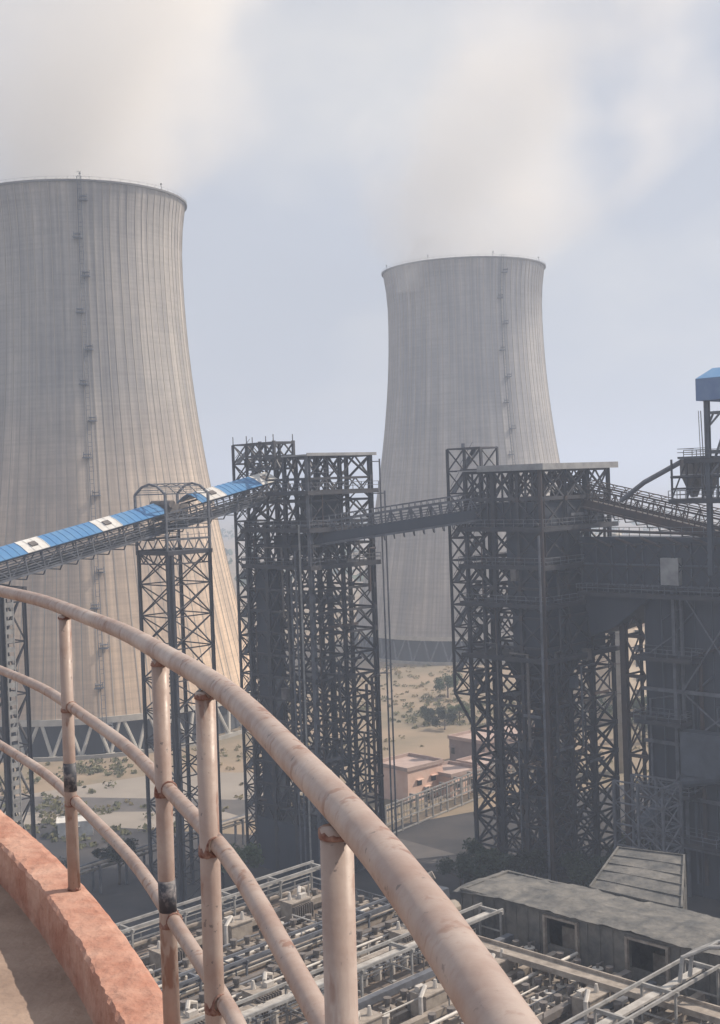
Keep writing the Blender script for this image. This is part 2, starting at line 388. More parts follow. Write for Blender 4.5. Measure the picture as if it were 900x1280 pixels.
# --- transfer tower 1
u0, v0 = 128.3, 139.0; a, b_ = 14.6, 13.2
T1 = thing('transfer_tower', W(u0, v0, GZ), 'dark lattice transfer tower where the blue conveyor ends', 'transfer tower', 'dark steel transfer towers')
ztop = 4.2
us = [u0, u0+b_*.5, u0+b_]; vs4 = [v0, v0+a*.36, v0+a*.68, v0+a]
for i, u in enumerate(us):
    for j, v in enumerate(vs4):
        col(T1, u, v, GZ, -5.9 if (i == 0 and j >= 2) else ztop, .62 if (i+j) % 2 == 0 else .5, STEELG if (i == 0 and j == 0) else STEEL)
zl = lvl(GZ, ztop, 19)
for (A, B, nb, st) in (((u0, v0), (u0+b_, v0), 2, 'a'), ((u0, v0), (u0, vs4[2]-.3), 2, 'a'), ((u0+b_, v0), (u0+b_, v0+a), 3, 'x'), ((u0, v0+a), (u0+b_, v0+a), 2, 'x'),
                       ((us[1], v0), (us[1], v0+a), 3, 'a')):
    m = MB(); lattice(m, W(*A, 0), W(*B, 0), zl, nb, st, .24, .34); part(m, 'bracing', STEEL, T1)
m = MB(); lattice(m, W(u0, vs4[2]-.3, 0), W(u0, v0+a, 0), zl[:17], 1, 'a', .24, .34); part(m, 'bracing', STEEL, T1)
deck(T1, u0-.9, u0+b_+.9, v0-.9, v0+8.6, -1.0); deck(T1, u0-.9, u0+b_+.9, v0-.9, v0+a+.5, -6.6); deck(T1, u0-.9, u0+b_+.9, v0-.9, v0+a+.5, -12.2)
for z in (-18, -30.5, -43.5): deck(T1, u0+b_*.5, u0+b_, v0+a*.3, v0+a, z, False)
# roof with parapet
m = MB(); gbox(m, u0-.8, u0+b_+.8, v0-.8, v0+a*.34, ztop, ztop+.25); gbox(m, u0-.8, u0+b_+.8, v0-.8, v0-.7, ztop+.26, ztop+.45)
part(m, 'roof', GREYROOF, T1)
# chute, bunker box and cladding
m = MB(); m.tube([W(u0+b_*.8, v0+a*.5, -58), W(u0+b_*.8, v0+a*.5, -14)], .5, 10); part(m, 'down_pipe', CLAD, T1)
m = MB(); gbox(m, u0+.5, u0+2.6, v0+a*.72, v0+a*.93, -59, -12.4); part(m, 'chute_enclosure', CLAD, T1)
m = MB(); gbox(m, u0+b_*.4, u0+b_-.4, v0+a*.5, v0+a-.3, -11, -8); part(m, 'machine_room', CLAD, T1)
m = MB(); gbox(m, u0+5.5, u0+9, v0+3, v0+8, -6, -1.7)
gbox(m, u0+5, u0+7, v0+5, v0+7, -.9, .9); part(m, 'drive_house', CLAD, T1)
m = MB(); gbox(m, u0-.2, u0+b_, v0+.3, v0+a, GZ, -52); part(m, 'base_cladding', CLAD, T1)
for k in range(3):
    m = MB(); p = W(u0-1.1, v0+1.2+k*1.1, 0); m.tube([(p.x, p.y, GZ), (p.x, p.y, -6-k*4)], .16, 6); part(m, 'riser_pipe', STEELL if k == 0 else STEELG, T1)
for k in range(2):
    m = MB(); p = W(u0+b_+1.5, v0-.7-k*.9, 0); m.tube([(p.x, p.y, GZ), (p.x, p.y, 3.6-k*5)], .15, 6)
    m.beam((p.x, p.y, 3.2-k*5), W(u0+b_, v0, 3.2-k*5), .15); m.beam((p.x, p.y, -30), W(u0+b_, v0, -30), .15); part(m, 'riser_pipe', STEELG, T1)
stair_shaft(T1, u0+.6, u0+4.6, v0+a+.1, v0+a+3.4, GZ, 6.6, 3.0)
# head frame
zl = lvl(ztop, 6.6, 1)
m = MB()
for A, B in (((u0+.6, v0+a+.1), (u0+.6, v0+a-6.5)), ((u0+4.6, v0+a+.1), (u0+4.6, v0+a-6.5))):
    lattice(m, W(*A, 0), W(*B, 0), lvl(2.6, 6.6, 2), 3, 'x', .2, .34)
for v in (v0+a-6.5, v0+a-3.2): 
    for u in (u0+.6, u0+4.6): m.beam(W(u, v, 2.7), W(u, v, 6.9), .4)
    m.beam(W(u0+.6, v, 6.6), W(u0+4.6, v, 6.6), .35)
for u in (u0+.6, u0+4.6):
    for v in (v0+a-6.4, v0+a, v0+a+3.3): m.beam(W(u, v, 6.6), W(u, v, 7.9), .1)
part(m, 'head_frame', STEEL, T1)

# --- transfer tower 2
u2, v2 = 147.7, 110.7; a2, b2 = 14.2, 17.0
T2 = thing('transfer_tower', W(u2, v2, GZ), 'wider dark lattice steel transfer tower with pale flat roof, right of the other dark tower', 'transfer tower', 'dark steel transfer towers')
zt2 = 1.0
us = [u2, u2+b2/3, u2+2*b2/3, u2+b2]; vs4 = [v2, v2+a2*.3, v2+a2*.62, v2+a2]
for i, u in enumerate(us):
    for j, v in enumerate(vs4):
        col(T2, u, v, GZ, zt2, .66 if (i+j) % 2 == 0 else .5, STEELB if (i, j) == (0, 0) else STEEL)
zl = lvl(GZ, zt2, 14)
for (A, B, nb, st) in (((u2, v2), (u2+b2, v2), 3, 'x'), ((u2, v2), (u2, v2+a2), 3, 'x'), ((u2+b2, v2), (u2+b2, v2+a2), 3, 'x'), ((u2, v2+a2), (u2+b2, v2+a2), 3, 'x'),
                       ((u2, vs4[1]), (u2+b2, vs4[1]), 3, 'a'), ((us[1], v2), (us[1], v2+a2), 3, 'a'), ((us[2], v2), (us[2], v2+a2), 3, 'x')):
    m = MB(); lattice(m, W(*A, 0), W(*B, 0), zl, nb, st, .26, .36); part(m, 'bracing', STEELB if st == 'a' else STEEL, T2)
for z in (-7.4, -13, -18.6, -26.5): deck(T2, u2-1.0, u2+b2+1, v2-1, v2+a2+1, z, z > -20)
for z in (-34, -42, -50): deck(T2, u2+b2*.4, u2+b2*.8, v2+a2*.4, v2+a2, z, False)
m = MB(); gbox(m, u2-1.2, u2+b2+.9, v2-1.2, v2+a2+.5, zt2+.02, zt2+.2)
gbox(m, u2-1.25, u2-1.1, v2-1.2, v2+a2-3.4, zt2-.1, zt2+.8); gbox(m, u2-1.25, u2+b2+.9, v2-1.35, v2-1.2, zt2-.1, zt2+.8); part(m, 'roof', GREYROOF, T2)
m = MB()
for A, B, nb in (((u2, v2), (u2+b2, v2), 5), ((u2, v2), (u2, v2+a2), 5)): lattice(m, W(*A, 0), W(*B, 0), [-3.2, .8], nb, 'x', .2, .4)
for k in range(1, 10): gbox(m, u2-.1, u2+.1, v2+a2*k/10-.12, v2+a2*k/10+.12, -7, 1)
part(m, 'roof_truss', STEEL, T2)
m = MB(); gbox(m, u2+.5, u2+b2-.6, v2+.5, v2+a2-.5, -7.3, -3.8); part(m, 'machine_room', CLAD, T2)
m = MB(); gbox(m, u2+.6, u2+b2*.6, v2+.7, v2+a2*.5, -18.4, -8); part(m, 'hopper_house', CLAD, T2)
for z0, z1, k in ((-26.3, -19.5, 0),):
    m = MB(); gbox(m, u2+.6, u2+b2-.8, v2+.8, v2+a2*.45, z0, z1); part(m, 'hopper_house', CLAD, T2)
m = MB()   # tapering chute below the hopper house
q = []
for (z, f) in ((-36, .25), (-26.9, 1)):
    cu, cv = u2+b2*.45, v2+a2*.45
    for du, dv in ((-1, -1), (1, -1), (1, 1), (-1, 1)): q.append(W(cu+du*5*f, cv+dv*4*f, z))
m.hexa(q); gbox(m, cu-1.25, cu+1.25, cv-1, cv+1, GZ, -36.1); part(m, 'chute', CLAD, T2)
m = MB(); gbox(m, u2+b2*.72, u2+b2*.9, v2+a2*.55, v2+a2*.8, GZ, -27.3); part(m, 'chute_enclosure', CLAD, T2)
for k in range(2):
    m = MB(); p = W(u2-1.2-k*.9, v2-.9, 0); m.tube([(p.x, p.y, GZ), (p.x, p.y, .5-k*9)], .19, 6); part(m, 'riser_pipe', STEELB if k == 0 else STEELG, T2)
# cantilevered stair shaft hung on the left corner
stair_shaft(T2, u2+.2, u2+4.2, v2+a2+.2, v2+a2+3.6, -33, 4.6, 3.4)
m = MB()
for u in (u2+.2, u2+4.2): m.beam(W(u, v2+a2+3.6, -33), W(u, v2+a2, -38), .34); m.beam(W(u, v2+a2+3.6, -33), W(u, v2+a2, -33), .3)
lattice(m, W(u2+.2, v2+a2-3, 0), W(u2+.2, v2+a2+.2, 0), lvl(1.3, 4.6, 1), 1, 'x', .18, .3); lattice(m, W(u2+4.2, v2+a2-3, 0), W(u2+4.2, v2+a2+.2, 0), lvl(1.3, 4.6, 1), 1, 'x', .18, .3)
m.beam(W(u2+.2, v2+a2-3, 1), W(u2+.2, v2+a2-3, 4.7), .3); m.beam(W(u2+4.2, v2+a2-3, 1), W(u2+4.2, v2+a2-3, 4.7), .3)
for z in (1.3, 4.6): m.beam(W(u2+.2, v2+a2-3, z), W(u2+4.2, v2+a2-3, z), .25); m.beam(W(u2+.2, v2+a2+.1, z), W(u2+4.2, v2+a2+.1, z), .2)
for u in (u2+.2, u2+4.2): m.beam(W(u, v2+a2+.1, 1.3), W(u, v2+a2+.1, -38), .2)
part(m, 'head_frame', STEEL, T2)
m = MB(); gbox(m, u2+.2, u2+4.2, v2+a2+.3, v2+a2+3.5, 4.62, 4.7); m.tube([W(u2+1, v2+a2+1, 4.66), W(u2+1, v2+a2+1, 5.4)], .3, 8); part(m, 'stair_roof', STEELG, T2)

ro_ = random.Random(9)
def clutter(T, ua, va, lu, lv, z0, z1, n):
    for k in range(n):
        f = ro_.random(); z = ro_.uniform(z0, z1); on_v = ro_.random() < .5; out = -.55
        p = (ua+out, va+lv*f) if on_v else (ua+lu*f, va+out); kind = ro_.random(); m = MB()
        if kind < .45:      # vertical or bent pipe
            q = W(*p, 0); e = (ua+out, min(va+lv, p[1]+ro_.uniform(1, 5))) if on_v else (min(ua+lu, p[0]+ro_.uniform(1, 5)), va+out); zz2 = max(GZ+.5, z-ro_.uniform(6, 22))
            m.tube([W(*e, z), W(*p, z), W(*p, zz2)], ro_.choice((.1, .16, .24)), 7); part(m, 'pipe_run', ro_.choice((STEELB, STEELG, EQD, STEEL)), T)
        elif kind < .75:    # tray
            L_ = ro_.uniform(3, 8); e = (ua+out, min(va+lv, p[1]+L_)) if on_v else (min(ua+lu, p[0]+L_), va+out)
            m.beam(W(*p, z), W(*e, z), .12, .4); part(m, 'cable_tray', ro_.choice((STEELG, STEELB)), T)
        else:
            c = W(p[0], p[1], z); m.box(c, (.5, .5, .8), GRID); m.box(c+ZV*.84, (.58, .58, .05), GRID); part(m, 'junction_box', ro_.choice((EQD, GRYCLAD)), T)
clutter(T1, u0, v0, b_, a*.9, -52, 2, 20)
clutter(T2, u2, v2, b2, a2, -52, -4, 26)

# ------------------------------------------------------------------ conveyor galleries
def gallery_frame(root, P0, P1, w, h, step, mt, side_rails=(.35, 1.0, 1.7), belly=True, wbeam=.16):
    """open conveyor bridge from P0 to P1 (centre of the walkway level); trusses each side"""
    P0 = Vector(P0); P1 = Vector(P1); d = (P1-P0).normalized(); x = d.cross(ZV).normalized(); up = x.cross(d).normalized(); n = int((P1-P0).length/step)
    for s in (-1, 1):
        m = MB(); o = x*s*w/2
        m.beam(P0+o, P1+o, .25, .3); m.beam(P0+o+up*h, P1+o+up*h, .2, .25)
        for r in side_rails: m.beam(P0+o*1.01+up*r, P1+o*1.01+up*r, .09)
        for k in range(n+1):
            q = P0.lerp(P1, k/n); m.beam(q+o, q+o+up*h, .17)
            if k < n:
                q2 = P0.lerp(P1, (k+1)/n); m.beam(q+o, q2+o+up*h, wbeam*.7) if k % 2 else m.beam(q+o+up*h, q2+o, wbeam*.7)
        part(m, 'side_truss', mt, root)
    m = MB(); m.beam(P0+up*.1, P1+up*.1, w-.3, .12, up=ZV)
    for k in range(n+1):
        q = P0.lerp(P1, k/n); m.beam(q-x*w/2, q+x*w/2, .2)
        if belly:
            m.beam(q-x*w*.5, q-x*w*.34-up*.8, .14); m.beam(q+x*w*.5, q+x*w*.34-up*.8, .14); m.beam(q-x*w*.34-up*.8, q+x*w*.34-up*.8, .14)
    part(m, 'walkway_deck', STEELG, root)
    m = MB(); m.beam(P0+up*.9, P1+up*.9, 1.5, .1, up=ZV); 
    for k in range(n*2): q = P0.lerp(P1, k/(n*2)); m.beam(q-x*.8+up*.8, q+x*.8+up*.8, .13)
    part(m, 'conveyor_belt', EQD, root)
    return d, x, up, n

# blue conveyor rising to the right into tower 1, line along u through the trestle
vb = 151.; SLP = math.atan(.193)
def ez(u): return -8.4+(u-83)*.193
CB = thing('conveyor_gallery', W(110, vb, GZ+48), 'sloping conveyor gallery with bright blue roof sheets and white panels, rising to the right', 'conveyor', 'conveyor galleries')
P0 = W(66, vb, ez(66)-2.75); P1 = W(133, vb, ez(133)-2.75)
d, x, up, n = gallery_frame(CB, P0, P1, 5.0, 2.5, 2.55, STEELG, side_rails=(.35, .7, 1.05, 1.4, 1.8))
Lc = (P1-P0).length
def roofpatch(s0, s1, mt, name, lift=0., vent=False, parent=None):
    A = P0+d*s0+up*(2.75+lift); B = P0+d*s1+up*(2.75+lift); m = MB(); w, rise, th = 3.0, 1.35, .07
    prof = [(-w, 0), (-w*.5, rise*.62), (0, rise), (w*.5, rise*.62), (w, 0)]
    nn = max(2, int((s1-s0)/1.0)); q = []; N_ = nn+1
    for k in range(N_):
        p = A.lerp(B, k/nn)
        for (px, pz_) in prof: q.append(p+x*px+up*pz_)
    for k in range(N_):
        p = A.lerp(B, k/nn)
        for (px, pz_) in prof: q.append(p+x*px+up*(pz_-th))
    f = []
    for k in range(nn):
        for j in range(4): f.append((k*5+j, (k+1)*5+j, (k+1)*5+j+1, k*5+j+1)); f.append((N_*5+k*5+j+1, N_*5+(k+1)*5+j+1, N_*5+(k+1)*5+j, N_*5+k*5+j))
        for j in (0, 4): f.append((k*5+j, N_*5+k*5+j, N_*5+(k+1)*5+j, (k+1)*5+j))
    for k in range(0, nn+1):
        for j in range(4): m.beam(q[k*5+j]+up*.02, q[k*5+j+1]+up*.02, .09, .05)
    for j in range(4): f.append((j, j+1, N_*5+j+1, N_*5+j)); f.append((nn*5+j+1, nn*5+j, N_*5+nn*5+j, N_*5+nn*5+j+1))
    m.add(q, f)
    o = part(m, name, mt, parent or CB)
    if vent:
        m = MB(); p = A.lerp(B, .5)+x*w*.58+up*(rise*.5+.12); sl = (x*w*.5-up*rise*.5).normalized(); m.box(p, (.5, .5, .1), (d, sl, sl.cross(d).normalized())); part(m, 'roof_vent', EQD, o)
    return o

def s_of_u(u): return (W(u, vb, 0)-W(66, vb, 0)).length/math.cos(SLP)
cur = s_of_u(66)
for uc in (77.5, 88.6, 100.2, 118.9, 129.3):
    a0, a1 = s_of_u(uc-1.65), s_of_u(uc+1.65)
    k = cur
    if uc == 118.9:      # the stretch under the take-up frame has an opening in the blue roof
        roofpatch(k, s_of_u(109.5), BLUE, 'roof_sheet'); k = s_of_u(115.8)
    roofpatch(k, a0-.02, BLUE, 'roof_sheet')
    roofpatch(a0, a1, WHITE, 'roof_panel', .03, True)
    cur = a1+.02
# ------------------------------------------------------------------ trestles
def trestle(ua, ub_, va, vb_, ztop, n, label, m=STEELG, ladder=False, sty='x'):
    t = thing('conveyor_trestle', W(ua, va, GZ), label, 'trestle', 'lattice trestles carrying the blue conveyor')
    for u in (ua, ub_):
        for v in (va, vb_):
            if (u, v) == (ua, va): col(t, u, v, GZ, ztop, .62, STEEL); col(t, u+.75, v, GZ, ztop, .3, m)
            else: col(t, u, v, GZ, ztop, .42, STEEL)
    zl = lvl(GZ, ztop, n)
    for A, B in (((ua, va), (ub_, va)), ((ua, va), (ua, vb_)), ((ub_, va), (ub_, vb_)), ((ua, vb_), (ub_, vb_))):
        b = MB(); lattice(b, W(*A, 0), W(*B, 0), zl, 1, sty, .16, .18); part(b, 'bracing', STEEL, t)
    b = MB(); e = .35
    for A, B in (((ua-e, va), (ub_+e, va)), ((ua, va-e), (ua, vb_+e)), ((ub_, va-e), (ub_, vb_+e)), ((ua-e, vb_), (ub_+e, vb_))): b.beam(W(*A, ztop), W(*B, ztop), .5, .6)
    lattice(b, W(ua, va, 0), W(ub_, va, 0), [ztop-1.6, ztop], 3, 'k', .14, .2); lattice(b, W(ua, va, 0), W(ua, vb_, 0), [ztop-1.6, ztop], 3, 'k', .14, .2)
    part(b, 'cap_beam', STEEL, t)
    return t
TR = trestle(108.4, 115.9, 147.4, 154.6, ez(110)-6.0, 11, 'tall cross braced trestle under the canopy frame of the blue conveyor')
T0 = trestle(82.0, 85.4, 147.8, 154.2, ez(83)-3.9, 7, 'trestle with a pale ladder strip at the left edge, under the blue conveyor', sty='x')
# ladder strip on its outer face
m = MB(); A = W(82.9, 147.3, 0); dd = UV_*.55
for k in range(2): m.beam(A+dd*(2*k-1)+ZV*GZ, A+dd*(2*k-1)+ZV*(ez(83)-4), .16)
z = GZ+1
while z < ez(83)-4.5: m.box(A+ZV*z, (.5, .05, .32), GRID); z += 1.15
part(m, 'ladder', STEELL, T0)
# take-up frame: gabled cage standing on the trestle around the conveyor
TF = thing('take_up_frame', W(108.4, 147.4, ez(110)-5.7), 'open gabled steel canopy frame straddling the blue conveyor on top of the tall trestle', 'canopy frame')
zc0 = ez(110)-5.7; zc1 = -.7
va, vb_ = 147.3, 154.7
for u in (108.2, 115.9):
    m = MB()
    for v in (va, vb_): m.beam(W(u, v, zc0), W(u, v, zc1), .32)
    ap = W(u, (va+vb_)/2, zc1+1.5); k1, k2 = W(u, va+1.8, zc1+1.1), W(u, vb_-1.8, zc1+1.1)
    for p, q in ((W(u, va, zc1), k1), (k1, ap), (ap, k2), (k2, W(u, vb_, zc1))): m.beam(p, q, .28)
    m.beam(W(u, va, zc1), W(u, vb_, zc1), .14); m.beam(W(u, va+.6, zc1+.6), W(u, vb_-.6, zc1+.6), .12)
    part(m, 'gable_frame', STEELG, TF)
m = MB()
for f in (0, .25, .5, .75, 1):
    for vv, zz_ in ((va, zc1), (va+1.8, zc1+1.1), ((va+vb_)/2, zc1+1.5), (vb_-1.8, zc1+1.1), (vb_, zc1)): 
        if f == 0: m.beam(W(108.2, vv, zz_), W(115.9, vv, zz_), .16)
    u = 108.2+7.7*f
    m.beam(W(u, va, zc1), W(u, va+1.8, zc1+1.1), .1); m.beam(W(u, va+1.8, zc1+1.1), W(u, (va+vb_)/2, zc1+1.5), .1); m.beam(W(u, (va+vb_)/2, zc1+1.5), W(u, vb_-1.8, zc1+1.1), .1)
for k in range(9): f = k/8; m.beam(W(108.2, va+(vb_-va)*f, zc1+.3+1.15*(1-abs(2*f-1))), W(115.9, va+(vb_-va)*f, zc1+.3+1.15*(1-abs(2*f-1))), .07)
part(m, 'canopy_purlins', STEELG, TF)
for z in (zc0+1.7, zc0+3.2, zc0+4.6):
    m = MB()
    for v in (va, vb_): m.beam(W(108.2, v, z), W(115.9, v, z), .2); m.beam(W(108.2, v, z+.55), W(115.9, v, z+.55), .07)
    for k in range(5): u = 108+8*k/4; m.beam(W(u, va, z-.02), W(u, va, z+.9), .1)
    gbox(m, 107.8, 116.2, va+.1, va+.9, z-.14, z-.04); part(m, 'side_walkway', STEELG, TF)
m = MB(); lattice(m, W(108.2, va, 0), W(115.9, va, 0), [zc0, zc0+1.6], 4, 'k', .14, .22); lattice(m, W(108.2, vb_, 0), W(115.9, vb_, 0), [zc0, zc0+1.6], 4, 'k', .14, .22); part(m, 'base_truss', STEELG, TF)
m = MB(); gbox(m, 110, 113.5, 149, 153, -4.6, -2.2); m.tube([W(110.4, 148.6, -2.2), W(110.4, 153.4, -2.2)], .6, 10); part(m, 'drive_pulley', EQD, TF)

# conveyor between the two transfer towers
CM = thing('conveyor_gallery', W(135, 130, -6), 'short dark blue-grey conveyor gallery bridging the gap between the two steel towers', 'conveyor', 'conveyor galleries')
A = W(131.5, 141.5, -9.3); B = W(151, 122.5, -6.1)
d, x, up, n = gallery_frame(CM, A, B, 3.6, 3.4, 1.5, STEELG, belly=True, side_rails=(2.0, 2.4, 2.8), wbeam=.22)
m = MB()
for s in (-1, 1): m.beam(A+x*s*1.92+up*.95, B+x*s*1.92+up*.95, .05, 1.5)
part(m, 'side_cladding', CLAD, CM)
m = MB()
for k in range(30):
    q = A.lerp(B, k/29); o = [q+x*1.9*math.cos(math.pi*j/8)+up*(3.3+.9*math.sin(math.pi*j/8)) for j in range(9)]
    for j in range(8): m.beam(o[j], o[j+1], .09)
for s in (-1, -.5, 0, .5, 1): h = 3.3+.9*math.sqrt(1-s*s); m.beam(A+x*s*1.9+up*h, B+x*s*1.9+up*h, .1)
part(m, 'hoop_frame', STEELG, CM)
# conveyor from tower 2 down to the bunker house
CD = thing('conveyor_gallery', W(150, 100, -8), 'open hooped conveyor gallery sloping down to the right from the wider tower', 'conveyor', 'conveyor galleries')
A = W(158, 117, -2.2); B = W(158, 66, -11.5)
A = W(160.5, 117, -3.6); B = W(160.5, 70, -13.8)
d, x, up, n = gallery_frame(CD, A, B, 4.4, 2.9, 1.9, STEELB, belly=True, side_rails=(.4, .8, 1.2, 1.6, 2.1))
m = MB(); nn = 24
for s in (-1, 1): m.beam(A+x*s*2.3+up*.7, B+x*s*2.3+up*.7, .05, 1.0)
for k in range(nn):
    q = A.lerp(B, k/(nn-1)); o = [q+x*2.2*math.cos(math.pi*j/8)+up*(2.9+1.1*math.sin(math.pi*j/8)) for j in range(9)]
    for j in range(8): m.beam(o[j], o[j+1], .1)
for s in (-.95, -.6, 0, .6, .95): h = 2.9+1.1*math.sqrt(1-s*s); m.beam(A+x*s*2.2+up*h, B+x*s*2.2+up*h, .12)
part(m, 'hoop_frame', STEELB, CD)

# ------------------------------------------------------------------ enclosed bunker gallery and bunker building on the right
BG = thing('bunker_gallery', W(157, 100, -20), 'dark teal enclosed gallery with slanting hopper end joining the wider tower to the bunker building', 'gallery')
m = MB(); gbox(m, 156.5, 167, 60, 110.4, -16.6, -9.6); gbox(m, 156.2, 156.4, 60, 110.4, -9.9, -9.2); part(m, 'gallery_wall', CLAD, BG)
m = MB()
for k in range(20): v = 110-k*2.6; m.beam(W(156.3, v, -16.6), W(156.3, v, -9.4), .18)
m.beam(W(156.25, 110.4, -13.2), W(156.25, 60, -13.2), .22); m.beam(W(156.2, 110.4, -16.6), W(156.2, 60, -16.6), .3)
part(m, 'wall_rib', GRYCLAD, BG)
m = MB(); 
m.hexa([W(156.6, 105, -22.5), W(166.9, 105, -22.5), W(166.9, 109, -24), W(156.6, 109, -24), W(156.6, 97, -16.7), W(166.9, 97, -16.7), W(166.9, 110.3, -16.7), W(156.6, 110.3, -16.7)])
part(m, 'hopper', CLAD, BG)
for z, h in ((-8.9, 1.1),):
    m = MB(); m.beam(W(156, 110, z+h), W(156, 60, z+h), .08); m.beam(W(156, 110, z+.5), W(156, 60, z+.5), .08)
    for k in range(30): m.beam(W(156, 110-k*1.7, z-.3), W(156, 110-k*1.7, z+h), .08)
    part(m, 'handrail', STEELG, BG)
m = MB()
for k in range(7):
    v = 108-k*4.2; m.tube([W(155.9, v, -9.3+k*.0), W(155.9, v-3.4, -10.6)], .2, 6)
m.tube([W(156.0, 110, -8.2), W(156.0, 96, -8.6), W(156, 80, -9)], .22, 6); part(m, 'service_pipe', STEELB, BG)
m = MB(); lattice(m, W(155.7, 110, 0), W(155.7, 70, 0), [-16.5, -13.4, -10.2], 14, 'x', .12, .16); part(m, 'outer_truss', STEEL, BG)
deck(BG, 154.6, 156.1, 84, 110, -17.2, True, STEEL, name='gallery_walkway')

BB = thing('bunker_building', W(158, 100, GZ), 'tall dark navy clad bunker building with steel columns at the right edge', 'building')
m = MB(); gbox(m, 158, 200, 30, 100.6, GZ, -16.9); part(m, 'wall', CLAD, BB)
m = MB()
for k in range(26): gbox(m, 157.86, 157.98, 100.6-k*2.7-.1, 100.6-k*2.7, GZ, -17)
part(m, 'wall_rib', GRYCLAD, BB)
for v, w in ((95.2, .55), (94.0, .4), (84, .6), (72, .6)): col(BB, 157.0, v, GZ, -16, w, STEELG)
for z in (-31, -38.5, -46, -53):
    m = MB(); m.beam(W(156.9, 100.6, z), W(156.9, 66, z-.01), .3, .5); part(m, 'wall_beam', STEELG, BB)
m = MB()
for (z0, z1) in ((-31, -38.5), (-38.5, -46), (-16.5, -31)):
    m.beam(W(156.7, 94, z1), W(156.7, 84, z0), .2); m.beam(W(156.7, 84, z1), W(156.7, 94, z0), .2)
m.beam(W(156.7, 101, -27), W(156.7, 95, -23), .15); part(m, 'wall_bracing', STEELG, BB)
m = MB(); gbox(m, 155.4, 156.4, 93.4, 96.2, -15.9, -12.1); part(m, 'wall_panel', GREYROOF, BB)
m = MB(); gbox(m, 154, 156.5, 86, 93, -42, -36); part(m, 'fan_house', GRYCLAD, BB)
for (z, v9) in ((-51.5, 88), (-45, 92), (-35, 93), (-26, 91)):
    deck(BB, 154.2, 157.6, v9, 100.5, z, True, STEEL, name='wall_platform')
rw = random.Random(4)
for k in range(7):     # mixed pipes and trays on the wall
    v9 = 100-k*2.1-rw.uniform(0, 1); z9 = rw.uniform(-34, -20); rr9 = rw.choice((.12, .18, .3))
    m = MB(); m.tube([W(157.5, v9, -58), W(157.5, v9, z9), W(157.5, v9-rw.uniform(2, 6), z9+rw.uniform(.5, 3))], rr9, 8); part(m, 'wall_pipe', rw.choice((STEELG, STEELB, GRYCLAD, EQD)), BB)
m = MB(); m.tube([W(155.2, 100, -50), W(155.2, 93, -43), W(155.2, 84, -41)], 1.0, 14); part(m, 'round_duct', GRYCLAD, BB)
# steel rack left of it (dark column + light bracing)
FR = thing('steel_frame', W(158.5, 103.3, GZ), 'narrow braced steel frame standing in the gap between the wider tower and the bunker building', 'steel frame')
col(FR, 158.5, 104.6, GZ, -17, .9, STEELB); col(FR, 163, 104.6, GZ, -17, .4, STEEL); col(FR, 163, 101.2, GZ, -17, .4, STEEL)
m = MB(); lattice(m, W(158.5, 104.6, 0), W(158.5, 101.0, 0), lvl(-59, -18, 7), 1, 'x', .22, .5); part(m, 'bracing', STEELB, FR)
m = MB(); lattice(m, W(163, 104.6, 0), W(158.5, 104.6, 0), lvl(-59, -18, 7), 1, 'x', .18, .3); part(m, 'bracing', STEEL, FR)

# machinery tower with blue shed at the top right
SH = thing('hoist_tower', W(158, 88, -12), 'blue-grey roofed hoist shed on tall steel posts above the bunker building, at the right edge', 'hoist shed')
uu0, uu1, vv0, vv1 = 152., 158., 78.2, 86.7
for u in (uu0, uu1):
    for v in (vv0+.6, vv1-.4): col(SH, u, v, -14, 9.2, .62, GRYCLAD, 'post')
m = MB()
q = [W(uu0-1.2, vv0-.8, 9.2), W(uu1+1.2, vv0-.8, 9.2), W(uu1+1.2, vv1+.5, 9.2), W(uu0-1.2, vv1+.5, 9.2)]
q2 = [p+ZV*2.9 for p in q]; m.add(q+q2, [(0, 1, 5, 4), (1, 2, 6, 5), (2, 3, 7, 6), (3, 0, 4, 7)]); part(m, 'fascia', BLUED, SH)
m = MB(); r0 = (q2[3]+q2[2])/2+ZV*1.6+VV*-.2; r1 = (q2[0]+q2[1])/2+ZV*1.6
m.add([p+ZV*.02 for p in q2]+[r0, r1], [(3, 2, 4), (0, 5, 1), (0, 3, 4, 5), (2, 1, 5, 4)]); part(m, 'roof', BLUE, SH)
m = MB()
for (a_, b2_) in (((uu0, vv1-.4), (uu0, vv0+.6)), ((uu0, vv1-.4), (uu1, vv1-.4))):
    m.beam(W(*a_, -1), W(*b2_, 7.6), .26); m.beam(W(*a_, 7.6), W(*b2_, 7.6), .3); m.beam(W(*a_, 2.4), W(*b2_, 2.4), .4)
    m.beam(W(*a_, 5.6), W(a_[0]+(b2_[0]-a_[0])*.3, a_[1]+(b2_[1]-a_[1])*.3, 7.8), .22)
m.tube([W(uu0-.6, vv1+.2, 7.9), W(uu0-.2, vv1+.1, -2)], .07, 5); m.tube([W(uu0-1, vv1+.3, 7.9), W(uu0-.6, vv1+.3, -2)], .05, 5)
part(m, 'bracing', STEELG, SH)
deck(SH, 151.2, 160, 74, 89.5, 1.6); deck(SH, 151.2, 160, 74, 92, -3.8)
DV = -4.0
HP = thing('bag_filter', W(154, 93+DV, -3.8), 'dark dust filter box with tapering hoppers beside the blue shed posts', 'dust filter')
for k, (vc, ww) in enumerate(((94.2+DV, .95), (92.0+DV, .95))):
    m = MB(); gbox(m, 153, 156.6, vc-1.0, vc+1.0, -.5, 1.6)
    m.hexa([W(154.5, vc-.35, -3.6), W(155.1, vc-.35, -3.6), W(155.1, vc+.35, -3.6), W(154.5, vc+.35, -3.6), W(153, vc-.95, -.52), W(156.6, vc-.95, -.52), W(156.6, vc+.95, -.52), W(153, vc+.95, -.52)])
    part(m, 'hopper', EQD, HP)
